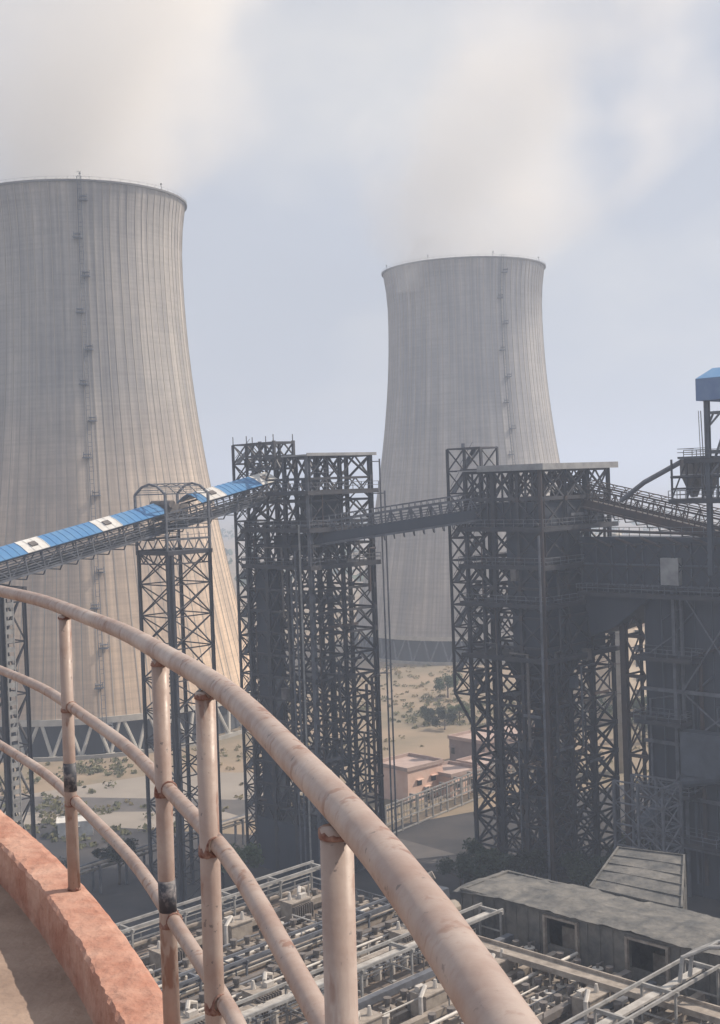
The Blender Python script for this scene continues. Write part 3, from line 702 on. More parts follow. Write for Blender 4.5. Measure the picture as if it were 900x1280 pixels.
m = MB(); gbox(m, 152.8, 157, 90.8+DV, 95.4+DV, 1.62, 1.9)
for z in (1.9, 2.5, 3.0): m.beam(W(152.8, 90.8+DV, z), W(152.8, 95.4+DV, z), .08); m.beam(W(152.8, 95.4+DV, z), W(157, 95.4+DV, z), .08)
part(m, 'top_walkway', STEELG, HP)
m = MB(); m.tube([W(153.2, 95.2+DV, 1.2), W(153.2, 101+DV, -1.4), W(153.4, 105+DV, -3.9)], .36, 8); part(m, 'duct', STEELG, HP)
FC = thing('fan_casing', W(155, 84, 1.7), 'dark rounded fan casing and motor on the platform under the blue shed', 'fan')
m = MB(); gbox(m, 153.5, 157, 80.5, 84.6, 1.8, 3.3); part(m, 'base_frame', EQD, FC)
m = MB(); m.tube([W(154.2, 84, 3.6), W(156.4, 84, 3.6)], 1.2, 16); part(m, 'volute', GRYCLAD, FC)
m = MB(); m.tube([W(153.8, 82.3, 3.3), W(153.8, 82.3, 4.4), W(154.6, 81.2, 5.2)], .3, 8); part(m, 'outlet_pipe', STEELG, FC)
m = MB()
for k in range(6): m.beam(W(152.2, 92-k*2.3, -3.8), W(152.2, 92-k*2.3, 1.6), .22)
for k in range(5): m.beam(W(152.2, 92-k*2.3, -3.6), W(152.2, 92-(k+1)*2.3, 1.4), .16)
m.tube([W(152, 92, -.8), W(152, 79, -.8)], .22, 6); m.tube([W(152, 92, -2.4), W(152, 79, -2.2)], .16, 6)
part(m, 'under_frame', STEEL, SH)

# light lattice stair frame near the duct
LF = thing('stair_frame', W(141, 91, GZ), 'small pale lattice stair frame in front of the dark building foot', 'steel frame')
u3, u4, v3, v4 = 134., 138.2, 83.6, 90.6
for u in (u3, u4):
    for v in (v3, (v3+v4)/2, v4): col(LF, u, v, GZ, -38.6, .3, STEELG)
for A, B, nb in (((u3, v4), (u3, v3), 2), ((u3, v3), (u4, v3), 1), ((u4, v4), (u4, v3), 2)):
    m = MB(); lattice(m, W(*A, 0), W(*B, 0), lvl(GZ, -38.6, 8), nb, 'x', .13, .2); part(m, 'bracing', STEELG, LF)

# ------------------------------------------------------------------ precipitator building, its roof and what stands on it
ZR = -38.
PB = thing('precipitator_building', W(60, 55, GZ), 'large precipitator building whose dusty roof crowded with grey equipment fills the lower foreground', 'building')
m = MB(); gbox(m, 20, 79.6, 8, 88, GZ, ZR-.4); part(m, 'wall', GRYCLAD, PB)
m = MB(); gbox(m, 19.6, 79.9, 7.6, 88.4, ZR-.39, ZR); part(m, 'roof_plate', ROOFESP, PB)
m = MB()
for k in range(22): v = 9+k*3.75; gbox(m, 20, 79.7, v, v+.35, ZR+.004, ZR+.45)
part(m, 'roof_stiffener', EQG, PB)
def frame(name, u0, u1, v, w, h, label, step=5.2, m_=STEELL, plank=True):
    t = thing(name, W(u0, v, ZR), label, 'monorail frame', 'white monorail frames over the precipitator roof')
    n = int((u1-u0)/step)
    for k in range(n+1):
        u = u0+(u1-u0)*k/n; m = MB()
        for s in (0, w): m.beam(W(u, v+s, ZR), W(u, v+s, ZR+h), .15); gbox(m, u-.28, u+.28, v+s-.28, v+s+.28, ZR+.01, ZR+.08)
        m.beam(W(u, v-.25, ZR+h-.06), W(u, v+w+.25, ZR+h-.06), .2, .24)
        m.beam(W(u, v, ZR+1.4), W(u, v+w, ZR+1.4), .1)
        part(m, 'post_frame', m_, t)
    for s in (0, w):
        m = MB(); m.beam(W(u0-.3, v+s, ZR+h+.1), W(u1+.3, v+s, ZR+h+.1), .15, .22); part(m, 'rail_beam', m_, t)
    if plank:
        m = MB(); m.beam(W(u0, v+w*.5, ZR+h-.3), W(u1, v+w*.5, ZR+h-.3), .62, .16, up=ZV); part(m, 'cable_tray', TRAY, t)
    return t
frame('monorail_frame', 26, 79, 85.4, 1.7, 2.7, 'long white rail frame along the far left edge of the precipitator roof')
frame('monorail_frame', 26, 79, 64.6, 2.2, 3.0, 'white post frame across the roof, behind the thick lower end of the railing')
frame('monorail_frame', 40, 78.5, 45.0, 2.6, 3.4, 'nearest white post frame in the lower right corner of the picture')
frame('monorail_frame', 30, 79, 75.2, 1.4, 1.7, 'low grey rail frame seen through the railing between the posts', 4.2, STEELG, False)
# equipment kinds (prototypes at the origin of the grid, then copied)
def lp(b, name, m, t, smooth=False): return part(b, name, m, t, smooth)
def rapper():
    t = thing('rapper_unit', W(0, 0, 0), 'small grey rapper housing with round drum, one of the rows on the precipitator roof', 'rapper', 'rapper housings in rows on the precipitator roof')
    m = MB(); gbox(m, -.42, .42, -.38, .38, 0, .75); gbox(m, -.5, .5, -.46, .46, .75, .83); lp(m, 'housing', EQG, t)
    m = MB(); m.tube([W(0, 0, .83), W(0, 0, 1.15), W(0, 0, 1.18), W(0, 0, 1.5)], [.2, .2, .3, .3], 9); lp(m, 'drum', EQD, t)
    m = MB(); m.tube([W(.42, .1, .4), W(.75, .1, .4), W(.8, .1, 0)], .06, 5); lp(m, 'conduit', STEELG, t)
    return t
def insul():
    t = thing('insulator_housing', W(0, 0, 0), 'pale round insulator pot in a row on the precipitator roof', 'insulator pot', 'pale insulator pots on the precipitator roof')
    m = MB(); m.tube([W(0, 0, 0), W(0, 0, .9), W(0, 0, .92), W(0, 0, 1.0)], [.36, .36, .44, .44], 10); lp(m, 'pot', EQW, t)
    m = MB(); m.tube([W(0, 0, 1.0), W(0, 0, 1.35)], .13, 7); m.tube([W(0, 0, 1.3), W(.7, 0, 1.3), W(.7, 0, .1)], .06, 5); lp(m, 'bushing', EQD, t)
    return t
def trafo():
    t = thing('transformer_unit', W(0, 0, 0), 'grey rectifier transformer box with finned sides on the precipitator roof', 'transformer', 'rectifier transformers on the precipitator roof')
    m = MB(); gbox(m, -1.1, 1.1, -.75, .75, .25, 1.9); gbox(m, -1.2, 1.2, -.85, .85, 1.9, 2.0); lp(m, 'tank', EQG, t)
    m = MB()
    for k in range(9): gbox(m, -1+.25*k-.04, -1+.25*k+.04, -1.15, -.76, .5, 1.7)
    lp(m, 'cooling_fins', EQD, t)
    m = MB(); m.tube([W(-.5, .2, 2), W(-.5, .2, 2.6)], [.2, .1], 8); m.tube([W(.5, .1, 2), W(.5, .1, 2.35), W(.9, .5, 2.6), W(1.8, .9, 2.2), W(1.9, 1, .1)], .17, 7); gbox(m, .2, .9, -.5, -.1, 2.0, 2.35); lp(m, 'bus_duct', EQW, t)
    m = MB(); gbox(m, -1.1, -.8, -.7, .7, 0, .25); gbox(m, .8, 1.1, -.7, .7, 0, .25); lp(m, 'skid', EQD, t)
    return t
PR, PI_, PT = rapper(), insul(), trafo()
first = {id(PR): True, id(PI_): True, id(PT): True}
def place(proto, u, v, z, rz=0, sc_=1):
    o = proto if first[id(proto)] else copy_tree(proto)
    first[id(proto)] = False
    o.location = W(u, v, z); o.rotation_euler = (0, 0, rz); o.scale = (sc_, sc_, sc_*rnd.uniform(.92, 1.08)); return o
rnd2 = random.Random(3)
nrap = 0
tr_spots = []
for v in (82.0, 69.8, 60.4, 51.4):
    for k in range(6):
        u = 44+k*7.2+rnd2.uniform(-.8, .8)
        if u > 78: continue
        place(PT, u, v, ZR+.02, rnd2.choice((0, math.pi))); tr_spots.append((u, v))
def clear(u, v): return all(abs(u-a) > 2.0 or abs(v-b) > 1.5 for a, b in tr_spots)
for v in (84.0, 79.6, 77.8, 73.2, 71.6, 62.4, 58.0, 56.4, 53.6, 49.6, 47.8, 42.6):
    for k in range(24):
        u = 44+k*1.62+rnd2.uniform(-.12, .12)
        if rnd2.random() < .13 or not clear(u, v) or u > 79: continue
        if nrap < 230: place(PR, u, v+rnd2.uniform(-.1, .1), ZR+.02, rnd2.choice((0, math.pi/2, math.pi))); nrap += 1
for v in (80.9, 67.9, 61.4, 55.0, 44.0):
    for k in range(20):
        u = 50+k*1.5
        if not clear(u, v) or rnd2.random() < .15 or u > 79: continue
        place(PI_, u, v, ZR+.02, 0)
# long ducts, pipes and walkways laid over the roof
def run(name, label, cat, m, v, z, w, h, u0=24, u1=79, group=None, rnd_=False, legs=3.5):
    b = MB()
    if rnd_: b.tube([W(u0, v, z), W(u1, v, z)], w/2, 10)
    else: b.beam(W(u0, v, z), W(u1, v, z), w, h, up=ZV)
    u = u0+.5
    while u < u1: b.beam(W(u, v, ZR), W(u, v, z-h/2), .12); u += legs
    return single(b, name, m, label, cat, W(u0, v, ZR), group)
for v, z, mt in ((83.1, .95, EQG), (76.6, .9, STEELG), (74.3, .6, EQD), (68.9, 1.2, EQG), (63.6, 1.2, STEELG), (59.2, .8, EQG), (52.6, 1.0, EQD), (50.5, .7, STEELG), (46.6, .9, EQG)):
    run('bus_duct', 'long straight grey duct run along the equipment rows of the precipitator roof', 'duct', mt, v, ZR+z, .55, .5, group='long duct runs on the precipitator roof')
for v, z, r in ((78.7, .5, .28), (72.4, .45, .22), (70.8, 1.6, .2), (57.2, 1.4, .26), (54.3, .5, .22), (48.7, 1.5, .2), (41.4, .6, .25)):
    run('service_pipe', 'thin pale service pipe running along the equipment rows of the precipitator roof', 'pipe', EQW, v, ZR+z, r, r, group='service pipes on the precipitator roof', rnd_=True)
rq = random.Random(31)
for k in range(34):
    v = 41+k*1.36+rq.uniform(-.3, .3)
    if rq.random() < .2: continue
    ua_ = 30+rq.uniform(0, 14); ub2 = 79-rq.uniform(0, 14); w9 = rq.choice((.09, .12, .16)); b = MB(); z9 = ZR+rq.uniform(.5, 1.9)
    b.tube([W(ua_, v, ZR), W(ua_, v, z9), W(ub2, v, z9), W(ub2, v, ZR)], w9*.6, 6)
    single(b, 'conduit_pipe', rq.choice((EQW, STEELG, EQG, TRAY)), 'thin raised conduit pipe running between equipment rows on the precipitator roof', 'conduit', W(ua_, v, ZR), 'thin conduits on the precipitator roof')
for k in range(16):
    u = 44+rq.uniform(0, 34); va9 = 42+rq.uniform(0, 34); L9 = rq.uniform(3, 9); b = MB(); z9 = ZR+rq.uniform(1.2, 2.1)
    b.tube([W(u, va9, ZR), W(u, va9, z9), W(u, va9+L9, z9), W(u, va9+L9, ZR)], .07, 6)
    single(b, 'cross_conduit', rq.choice((EQW, STEELG, EQD)), 'thin conduit crossing over the equipment rows on the precipitator roof', 'conduit', W(u, va9, ZR), 'cross conduits on the precipitator roof')
def handr(u0_, v0_, u1_, v1_, label, z=ZR, mt=STEELL):
    b = MB(); n = max(2, int(math.hypot(u1_-u0_, v1_-v0_)/1.9))
    for h in (.55, 1.1): b.beam(W(u0_, v0_, z+h), W(u1_, v1_, z+h), .07)
    for k in range(n+1): f = k/n; b.beam(W(u0_+(u1_-u0_)*f, v0_+(v1_-v0_)*f, z), W(u0_+(u1_-u0_)*f, v0_+(v1_-v0_)*f, z+1.1), .08)
    return single(b, 'roof_handrail', mt, label, 'handrail', W(u0_, v0_, z), 'handrails on the precipitator roof')
handr(24, 88.2, 79.8, 88.2, 'pale handrail along the far left rim of the precipitator roof')
handr(79.8, 88, 79.8, 74, 'grey handrail on the short far rim of the precipitator roof', mt=STEELG)
handr(30, 66.0+1.6, 80, 66.0+1.6, 'thin handrail beside the middle white frame on the roof', mt=STEELG)
handr(40, 54.5, 76, 54.5, 'grey handrail between the equipment rows just left of the cross tray', mt=STEELG)
# cross cable tray (runs across the rows)
b = MB(); z = ZR+2.0
b.beam(W(74.4, 22, z), W(74.4, 64.2, z), 1.5, .1, up=ZV)
for s in (-.8, .8): b.beam(W(74.4+s, 22, z+.1), W(74.4+s, 64.2, z+.1), .16, .42)
k = 23
while k < 64: b.beam(W(73.7, k, ZR), W(73.7, k, z), .14); b.beam(W(75.1, k, ZR), W(75.1, k, z), .14); k += 4.1
single(b, 'cable_tray_bridge', EQG, 'wide grey tray bridge crossing the equipment rows in front of the duct', 'cable tray', W(75.4, 43, ZR))
# nearest frame: bent end bow
b = MB(); q = [W(76, 45.7, ZR+3.4), W(76.4, 45.7, ZR+5.0), W(78, 44.6, ZR+5.5), W(80, 42, ZR+5.5)]; b.tube(q, .16, 7)
q = [W(74.7, 45.7, ZR+3.4), W(75.1, 45.7, ZR+5.0), W(76.7, 44.6, ZR+5.5), W(78.7, 42, ZR+5.5)]; b.tube(q, .16, 7)
for p in q[1:]: b.beam(p, p+UV_*1.3, .14)
single(b, 'bent_pipe_bow', STEELL, 'pale bent tube bow rising from the nearest white frame at the right edge', 'pipe bow', W(80, 45, ZR))

# ------------------------------------------------------------------ flue duct with openings behind the roof
DU = thing('flue_duct', W(88, 55, GZ), 'long grey sheet metal flue duct with dark openings beyond the precipitator roof', 'duct')
zt, zb = -34.4, ZR-1
op = [(60.9, 58.0), (53.3, 50.0)]      # openings in the front sheet
F0_, F1_ = 80.2, 80.5
m = MB(); edges = [69.8, 60.9, 58.0, 53.3, 50.0, 20]
for i in range(0, len(edges)-1, 2): gbox(m, F0_, F1_, edges[i+1], edges[i], zb, zt)
for (a1, a0) in op: gbox(m, F0_, F1_, a0, a1, zb, ZR+.9); gbox(m, F0_, F1_, a0, a1, zt-.5, zt)
gbox(m, 86.2, 86.5, 20, 69.8, GZ, zt); gbox(m, 80.51, 86.19, 69.5, 69.8, GZ, zt); gbox(m, F0_, F1_, 20, 69.8, GZ, zb-.01)
part(m, 'side_sheet', DUCTM, DU)
m = MB(); n1, n2 = 102, 12; q = []
for i in range(n1+1):
    for j in range(n2+1):
        v = 70.4-i*.5; u = 79.9+j*.56; z = zt+.08+.30*noise.noise(Vector((u*.35, v*.16, 2)))+.10*noise.noise(Vector((u*1.1, v*.9, 0)))-.5*max(0, (v-66)/5)+(.07 if i % 5 == 0 else 0)+.25*(1-abs(j-6)/6)
        q.append(W(u, v, z))
m.add(q, [(i*(n2+1)+j, (i+1)*(n2+1)+j, (i+1)*(n2+1)+j+1, i*(n2+1)+j+1) for i in range(n1) for j in range(n2)]); part(m, 'top_sheet', DUCTM, DU)
m = MB()
v = 69.7
while v > 20:
    if not any(a0-.2 < v < a1+.2 for a1, a0 in op): gbox(m, F0_-.07, F0_-.003, v-.05, v+.05, zb, zt-.02)
    v -= 1.15
gbox(m, F0_-.12, F0_-.075, 20, 69.8, zt-.16, zt-.03); part(m, 'sheet_seam', DUCTM, DU)
for (a1, a0) in op:
    m = MB()
    for v in (a0-.1, a1+.1): gbox(m, F0_-.3, F0_-.01, v-.11, v+.11, ZR+.02, zt-.3)
    m.beam(W(F0_-.15, a0, zt-.4), W(F0_-.15, a1, zt-.4), .18); part(m, 'opening_frame', EQG, DU)
for k, (uu, vv_, hh) in enumerate(((83, 59.5, 2.1), (83.5, 51.5, 1.7))):
    m = MB(); gbox(m, uu-1.5, uu+1.5, vv_-.9, vv_+.9, ZR-1, ZR+hh); part(m, 'inner_fan_casing', EQG, DU)
# shallow sloping hood roof beyond the duct
HD = thing('inlet_hood', W(90, 58, GZ), 'gently sloping grey sheet metal hood with streaked plates beyond the flue duct', 'duct hood')
m = MB()
a_ = [W(86.6, 61.2, -34.3), W(86.6, 52.6, -34.2), W(94.5, 57.0, -32.7), W(94.5, 63.6, -33.2)]
g_ = [Vector((p.x, p.y, GZ)) for p in a_]
m.add(a_+g_, [(0, 1, 2, 3), (0, 4, 5, 1), (1, 5, 6, 2), (2, 6, 7, 3), (3, 7, 4, 0)]); part(m, 'hood_sheet', DUCTM, HD)
m = MB()
for f in (.0, .2, .42, .6, .8, 1): m.beam(a_[0].lerp(a_[3], f)+ZV*.06, a_[1].lerp(a_[2], f)+ZV*.06, .12)
m.beam(a_[1]+ZV*.08, a_[2]+ZV*.08, .16); m.beam(a_[0]+ZV*.08, a_[3]+ZV*.08, .16)
for f in (.15, .4, .65, .9): p = a_[1].lerp(a_[2], f); m.beam(p-VV*.05, p-VV*.05-ZV*6, .14)
part(m, 'hood_rib', DUCTM, HD)
# fan skid left of the duct
VC = thing('valve_skid', W(81, 74, ZR), 'cluttered grey fan and motor skid at the left end of the flue duct', 'fan skid')
m = MB(); gbox(m, 80.3, 83.6, 71.9, 77, GZ, ZR-.4); part(m, 'support_block', CLAD, VC)
m = MB(); gbox(m, 80.8, 82.8, 73.4, 75.2, ZR-.39, ZR+2.2); part(m, 'casing', GRYCLAD, VC)
m = MB(); m.tube([W(81.6, 76.0, ZR-.3), W(81.6, 76.0, ZR+2.4), W(82.6, 75, ZR+3.1)], .4, 9); part(m, 'stack', EQG, VC)
m = MB(); m.tube([W(80.6, 72.6, ZR+.6), W(82.6, 72.6, ZR+.6)], .8, 12); part(m, 'fan_drum', EQG, VC)

# ------------------------------------------------------------------ far things on the ground
def px(x, y, z=GZ):
    a, b = x-450, y-640; u = a*c_-b*s_; v = a*s_+b*c_
    r = R0*(u/FPX)+F0-U0*(v/FPX); return r*(z/r.z)
def block(name, label, cat, cx_, cy_, sx, sy, h, rz, wm, rm, wins, par=.6, z0=GZ, win_rows=(.3, .62)):
    """flat roofed building: walls, roof with parapet, windows set into frames"""
    t = thing(name, (cx_, cy_, z0), label, cat)
    X = Vector((math.cos(rz), math.sin(rz), 0)); Y = Vector((-math.sin(rz), math.cos(rz), 0)); AX = (X, Y, ZV); c0 = Vector((cx_, cy_, z0))
    m = MB(); m.box(c0+ZV*h/2, (sx/2, sy/2, h/2), AX); part(m, 'wall', wm, t)
    m = MB(); m.box(c0+ZV*(h+.06), (sx/2+.25, sy/2+.25, .05), AX)
    for s in (-1, 1): m.box(c0+ZV*(h+.12+par/2)+X*s*(sx/2+.12), (.12, sy/2+.24, par/2), AX); m.box(c0+ZV*(h+.12+par/2)+Y*s*(sy/2+.12), (sx/2-.01, .12, par/2), AX)
    part(m, 'roof', rm, t)
    for (side, f, zf, w, hh) in wins:     # side: 0 front (-Y), 1 right (+X), 2 left (-X)
        n_, tx, off = ((-Y, X, sy/2) if side == 0 else (X, Y, sx/2) if side == 1 else (-X, Y, sx/2)); half = (sx if side == 0 else sy)/2
        p = c0+n_*(off+.03)+tx*f*half+ZV*zf
        m = MB(); m.box(p, (w/2, .04, hh/2), (tx, n_, ZV)); o = part(m, 'window', GLASS, t)
        m = MB(); m.box(p+ZV*(hh/2+.12)+n_*.25, (w/2+.25, .3, .06), (tx, n_, ZV)); part(m, 'sunshade', wm, o)
    return t
W4 = lambda n, zf, w=1.2, h=1.2, s=0: [(s, -0.8+1.6*k/max(1, n-1), zf, w, h) for k in range(n)]
block('low_building', 'low pink plastered building with small dark windows right behind the pale pipe fence', 'building', 7.5, 241, 9.5, 9, 6.0, R(43), PINK, PINKR, [(0, -.35, 3.4, 1.2, 1), (0, .45, 3.6, 1.2, 1), (0, .05, 1.2, 1.1, 2.2)])
block('low_building', 'lower pink annexe to the right of the pink building behind the pale pipe fence', 'building', 15.6, 243.5, 8, 8, 3.8, R(43), PINK, PINKR, [(0, -.5, 2.1, 1.1, 1.1), (0, .5, 1.4, 1.2, 2.4)])
block('low_building', 'brown-grey long low building with pale roof farther back in the scrub', 'building', 27.5, 270, 19, 10, 5.2, R(43), BROWNW, PINKR, W4(6, 2.8, .9, 1.4)+W4(2, 2.8, .9, 1.4, 2))
block('low_building', 'small pink block beside the dark tower foot, behind the brown-grey building', 'building', 23, 252, 8, 7, 3.4, R(43), PINK, PINKR, W4(2, 1.9))
block('office_building', 'tall sunlit cream building glimpsed through the lattice of the wider tower', 'building', 68, 318, 34, 16, 23, R(40), mat('cream_plaster', (.62, .50, .38), (.70, .60, .48), .3, .9), PINKR,
      [(0, -.84+.28*k, 3.2+3.6*r, 1.6, 1.7) for r in range(6) for k in range(7)])
m = MB(); m.tube([(51.0, 254, GZ), (51, 254, -20), (51, 254, -12)], [1.5, 1.25, 1.2], 24); cp = thing('concrete_pillar', (51, 254, GZ), 'tall round cream concrete pillar in the gap right of the wider tower', 'pillar')
part(m, 'shaft', CONCPALE, cp, True)
m = MB()
for z in (-50, -44, -38, -32, -26, -20): m.tube([(51+1.42*math.cos(a*R(15)), 254+1.42*math.sin(a*R(15)), z) for a in range(24)], .12, 5, closed=True)
part(m, 'hoop', EQG, cp)
block('equipment_shed', 'tiny white roofed shed near the left trestle foot', 'shed', -52, 222, 6, 4, 2.4, R(12), WHITE, WHITE, [(0, 0, 1.2, 1, 1)], .15)

# pale pipe rack / fence along the road
def rackfence(A, B, h, label):
    A = Vector(A); B = Vector(B); dd = (B-A); Ln = dd.length; dd.normalize(); nn = int(Ln/4.6)
    t = thing('pipe_rack', A, label, 'pipe rack')
    for k in range(nn+1):
        p = A+dd*Ln*k/nn; m = MB(); m.beam(p, p+ZV*h, .28); m.beam(p+VV*1.6, p+VV*1.6+ZV*h, .28); m.beam(p+ZV*(h-.1), p+VV*1.6+ZV*(h-.1), .2); part(m, 'post', STEELL, t)
    for z in (h+.12, h*.42, .25):
        m = MB(); m.beam(A+ZV*z, B+ZV*z, .16, .24); part(m, 'rail', STEELL, t)
    m = MB(); k = 0
    while k < Ln: p = A+dd*k; m.beam(p+ZV*h*.42, p+ZV*h, .09); k += .9
    part(m, 'fence_bars', STEELL, t)
    m = MB(); m.beam(A+VV*.9+ZV*(h*.8), B+VV*.9+ZV*(h*.8), .4); m.beam(A+VV*.5+ZV*(h*.55), B+VV*.5+ZV*(h*.55), .3); part(m, 'pipe', EQG, t)
A = px(483, 1047); Bq = px(700, 956)
rackfence(A, Bq, 5.2, 'pale metal pipe rack and fence along the road between the two towers')
A = px(92, 1128); Bq = px(316, 1052)
m = MB(); t = thing('pipe_rack', A, 'low dark pipe rack crossing the shaded yard at the left behind the railing', 'pipe rack')
dd = (Bq-A).normalized(); Ln = (Bq-A).length
for k in range(int(Ln/5)+1): m = MB(); p = A+dd*k*5; m.beam(p, p+ZV*4.2, .3); m.beam(p+VV*2, p+VV*2+ZV*4.2, .3); m.beam(p+ZV*4.1, p+VV*2+ZV*4.1, .3); part(m, 'support_bent', STEELG, t)
for j, (z, mt) in enumerate(((4.45, EQG), (4.5, STEELG), (3.2, EQG))):
    m = MB(); m.tube([A-dd*12+VV*(.3+.7*j)+ZV*z, Bq+VV*(.3+.7*j)+ZV*z], .24, 7); part(m, 'pipe', mt, t)

# ------------------------------------------------------------------ plants
def leafball(m, c, r, n, sz, sq=.8):
    for _ in range(n):
        a = rnd.uniform(0, 2*math.pi); z = rnd.uniform(-1, 1); rr = r*(rnd.random()**.4); q = math.sqrt(1-z*z)
        p = Vector(c)+Vector((rr*q*math.cos(a), rr*q*math.sin(a), rr*z*sq)); s = sz*rnd.uniform(.6, 1.5)
        x = Vector((rnd.gauss(0, 1), rnd.gauss(0, 1), rnd.gauss(0, 1))).normalized(); y = x.orthogonal().normalized()
        m.add([p-x*s-y*s*.5, p+x*s-y*s*.6, p+x*s*.8+y*s*.6, p-x*s*.7+y*s*.5], [(0, 1, 2, 3)])
def tree(h, w, mt, seed, dense=1.):
    global rnd
    rnd = random.Random(seed)
    t = thing('tree', (0, 0, 0), 'tree', 'tree')
    tp = [(0, 0, -.2), (rnd.uniform(-.1, .1), rnd.uniform(-.1, .1), h*.3), (rnd.uniform(-.3, .3), rnd.uniform(-.3, .3), h*.75)]
    m = MB(); m.tube(tp, [h*.035, h*.025, h*.008], 7); limbs = []
    for k in range(6):
        a = k*1.05+rnd.uniform(-.4, .4); z = h*rnd.uniform(.3, .6); e = (w*.42*math.cos(a), w*.42*math.sin(a), z+h*rnd.uniform(.1, .25))
        m.tube([(0, 0, z), (e[0]*.5, e[1]*.5, z+(e[2]-z)*.6), e], [h*.016, h*.01, h*.004], 5); limbs.append(e)
    part(m, 'trunk', BARK, t)
    m = MB()
    for e in limbs+[tp[-1]]:
        for _ in range(3):
            c = (e[0]+rnd.gauss(0, w*.08), e[1]+rnd.gauss(0, w*.08), e[2]+rnd.uniform(-.05, .12)*h); leafball(m, c, w*rnd.uniform(.13, .24), int(190*dense), .15*h/7, .8)
    part(m, 'crown', mt, t); return t
tA, tB, tC = tree(7, 7, LEAF, 1), tree(6, 7.5, LEAFD, 2), tree(9, 6.5, LEAFD, 5)
usedt = set()
def put_tree(pr, x, y, label, s=1., group='trees among the plant structures'):
    o = pr if pr.name not in usedt else copy_tree(pr)
    usedt.add(pr.name); o.location = (x, y, GZ); o.rotation_euler = (0, 0, (x*7.3+y) % 6.28); o.scale = (s, s, s); o['label'] = label; o['group'] = group
p = px(560, 872); put_tree(tA, p.x, p.y, 'round hazy green tree alone in the dry scrub between the towers', 1.0)
for k, (u, v) in enumerate(((144, 117), (143.5, 112), (150, 105.5), (157, 105), (139, 121), (137, 115.5), (163, 107.5), (168, 109), (145.5, 101), (151.5, 101))):
    w = W(u, v, 0); put_tree((tB, tC, tB, tA)[k % 4], w.x, w.y, 'dark shaded bushy tree in the cluster around the foot of the wider tower', .72+.12*(k % 3))
for k, (x, y, l) in enumerate(((540, 905, 'low green tree left of the brown-grey building'), (575, 903, 'low green tree at the dark tower edge above the brown-grey building'), (556, 912, 'small green tree just behind the brown-grey building roof'),
        (812, 905, 'tree in the gap in front of the cream building, left of the bunker wall'), (800, 925, 'bushy tree at the foot of the concrete pillar'), (745, 905, 'green tree below the cream building, seen through the lattice'), (715, 918, 'dark tree seen through the right face of the wider tower'))):
    p = px(x, y); put_tree((tB, tA, tB, tA, tB, tA, tC)[k], p.x, p.y, l, .72 if k < 3 else 1.1)
for k, (x, y) in enumerate(((70, 1085), (150, 1075), (296, 1078))):
    p = px(x, y+30); put_tree((tB, tC, tA)[k % 3], p.x, p.y, 'dark shaded tree in the yard behind the railing at the lower left', .75+.1*(k % 3))
# scattered dry scrub
rnd = random.Random(11); m = MB(); k = 0
while k < 2600:
    x = rnd.uniform(-150, 150); y = rnd.uniform(215, 640)
    u, v = (x+y)*S2, (y-x)*S2
    nn = noise.noise(Vector((x*.03, y*.03, 3)))
    if nn < rnd.uniform(-.25, .35): continue
    if math.hypot(x+71, y-329) < 48 or math.hypot(x-39.7, y-453) < 48 or y < 232+max(0, -x)*.0: continue
    if 0 < x < 46 and y < 282: continue
    if u < 172 and x > -16: continue
    s = rnd.uniform(.35, 1.3); leafball(m, (x, y, GZ+s*.3), s, 12, .28, .5); k += 1
o = m.build('dry_scrub', SCRUB); o['kind'] = 'stuff'
m = MB()
for (x0, y0, n, sx, sy) in ((120, 962, 34, 30, 5), (75, 975, 8, 30, 6), (540, 896, 60, 60, 8), (600, 885, 40, 40, 8), (110, 1040, 60, 60, 14), (60, 1010, 20, 40, 8)):
    for _ in range(n):
        p = px(x0+rnd.gauss(0, sx), y0+rnd.gauss(0, sy)); s = rnd.uniform(.5, 1.6)
        if math.hypot(p.x+71, p.y-329) < 47: continue
        leafball(m, (p.x, p.y, GZ+s*.4), s, 26, .28, .6)
o = m.build('green_scrub', mat('olive_scrub', (.10, .105, .055), (.16, .15, .08), .3, .9)); o['kind'] = 'stuff'
# far tree belts on the plain
m = MB()
for k in range(420):
    y = rnd.uniform(700, 1900); x = rnd.uniform(-.42, .42)*y; r = rnd.uniform(4, 9); leafball(m, (x, y, GZ+r*.5), r, 22, 1.7, .6)
o = m.build('distant_trees', LEAF); o['kind'] = 'stuff'

# ------------------------------------------------------------------ the round platform we stand on
CC = Vector((-13.31, -1.46, 0)); RO = 13.66; RI = 13.50; ZCT = -1.40; ZF = -1.57
SI = thing('silo', (CC.x, CC.y, GZ), 'round concrete silo top with dusty floor and orange-red kerb in the lower left corner', 'silo')
def ringp(a, r, z): return (CC.x+r*math.cos(a), CC.y+r*math.sin(a), z)
m = MB(); n = 180; m.add([ringp(2*math.pi*k/n, RO-.04, zz_) for zz_ in (GZ, ZCT-.14) for k in range(n)], [(k, (k+1) % n, n+(k+1) % n, n+k) for k in range(n)]); part(m, 'wall', CONC, SI, True)
m = MB(); m.add([ringp(2*math.pi*k/n, RI+.02, ZF) for k in range(n)], [tuple(range(n))]); part(m, 'floor', DECKM, SI)
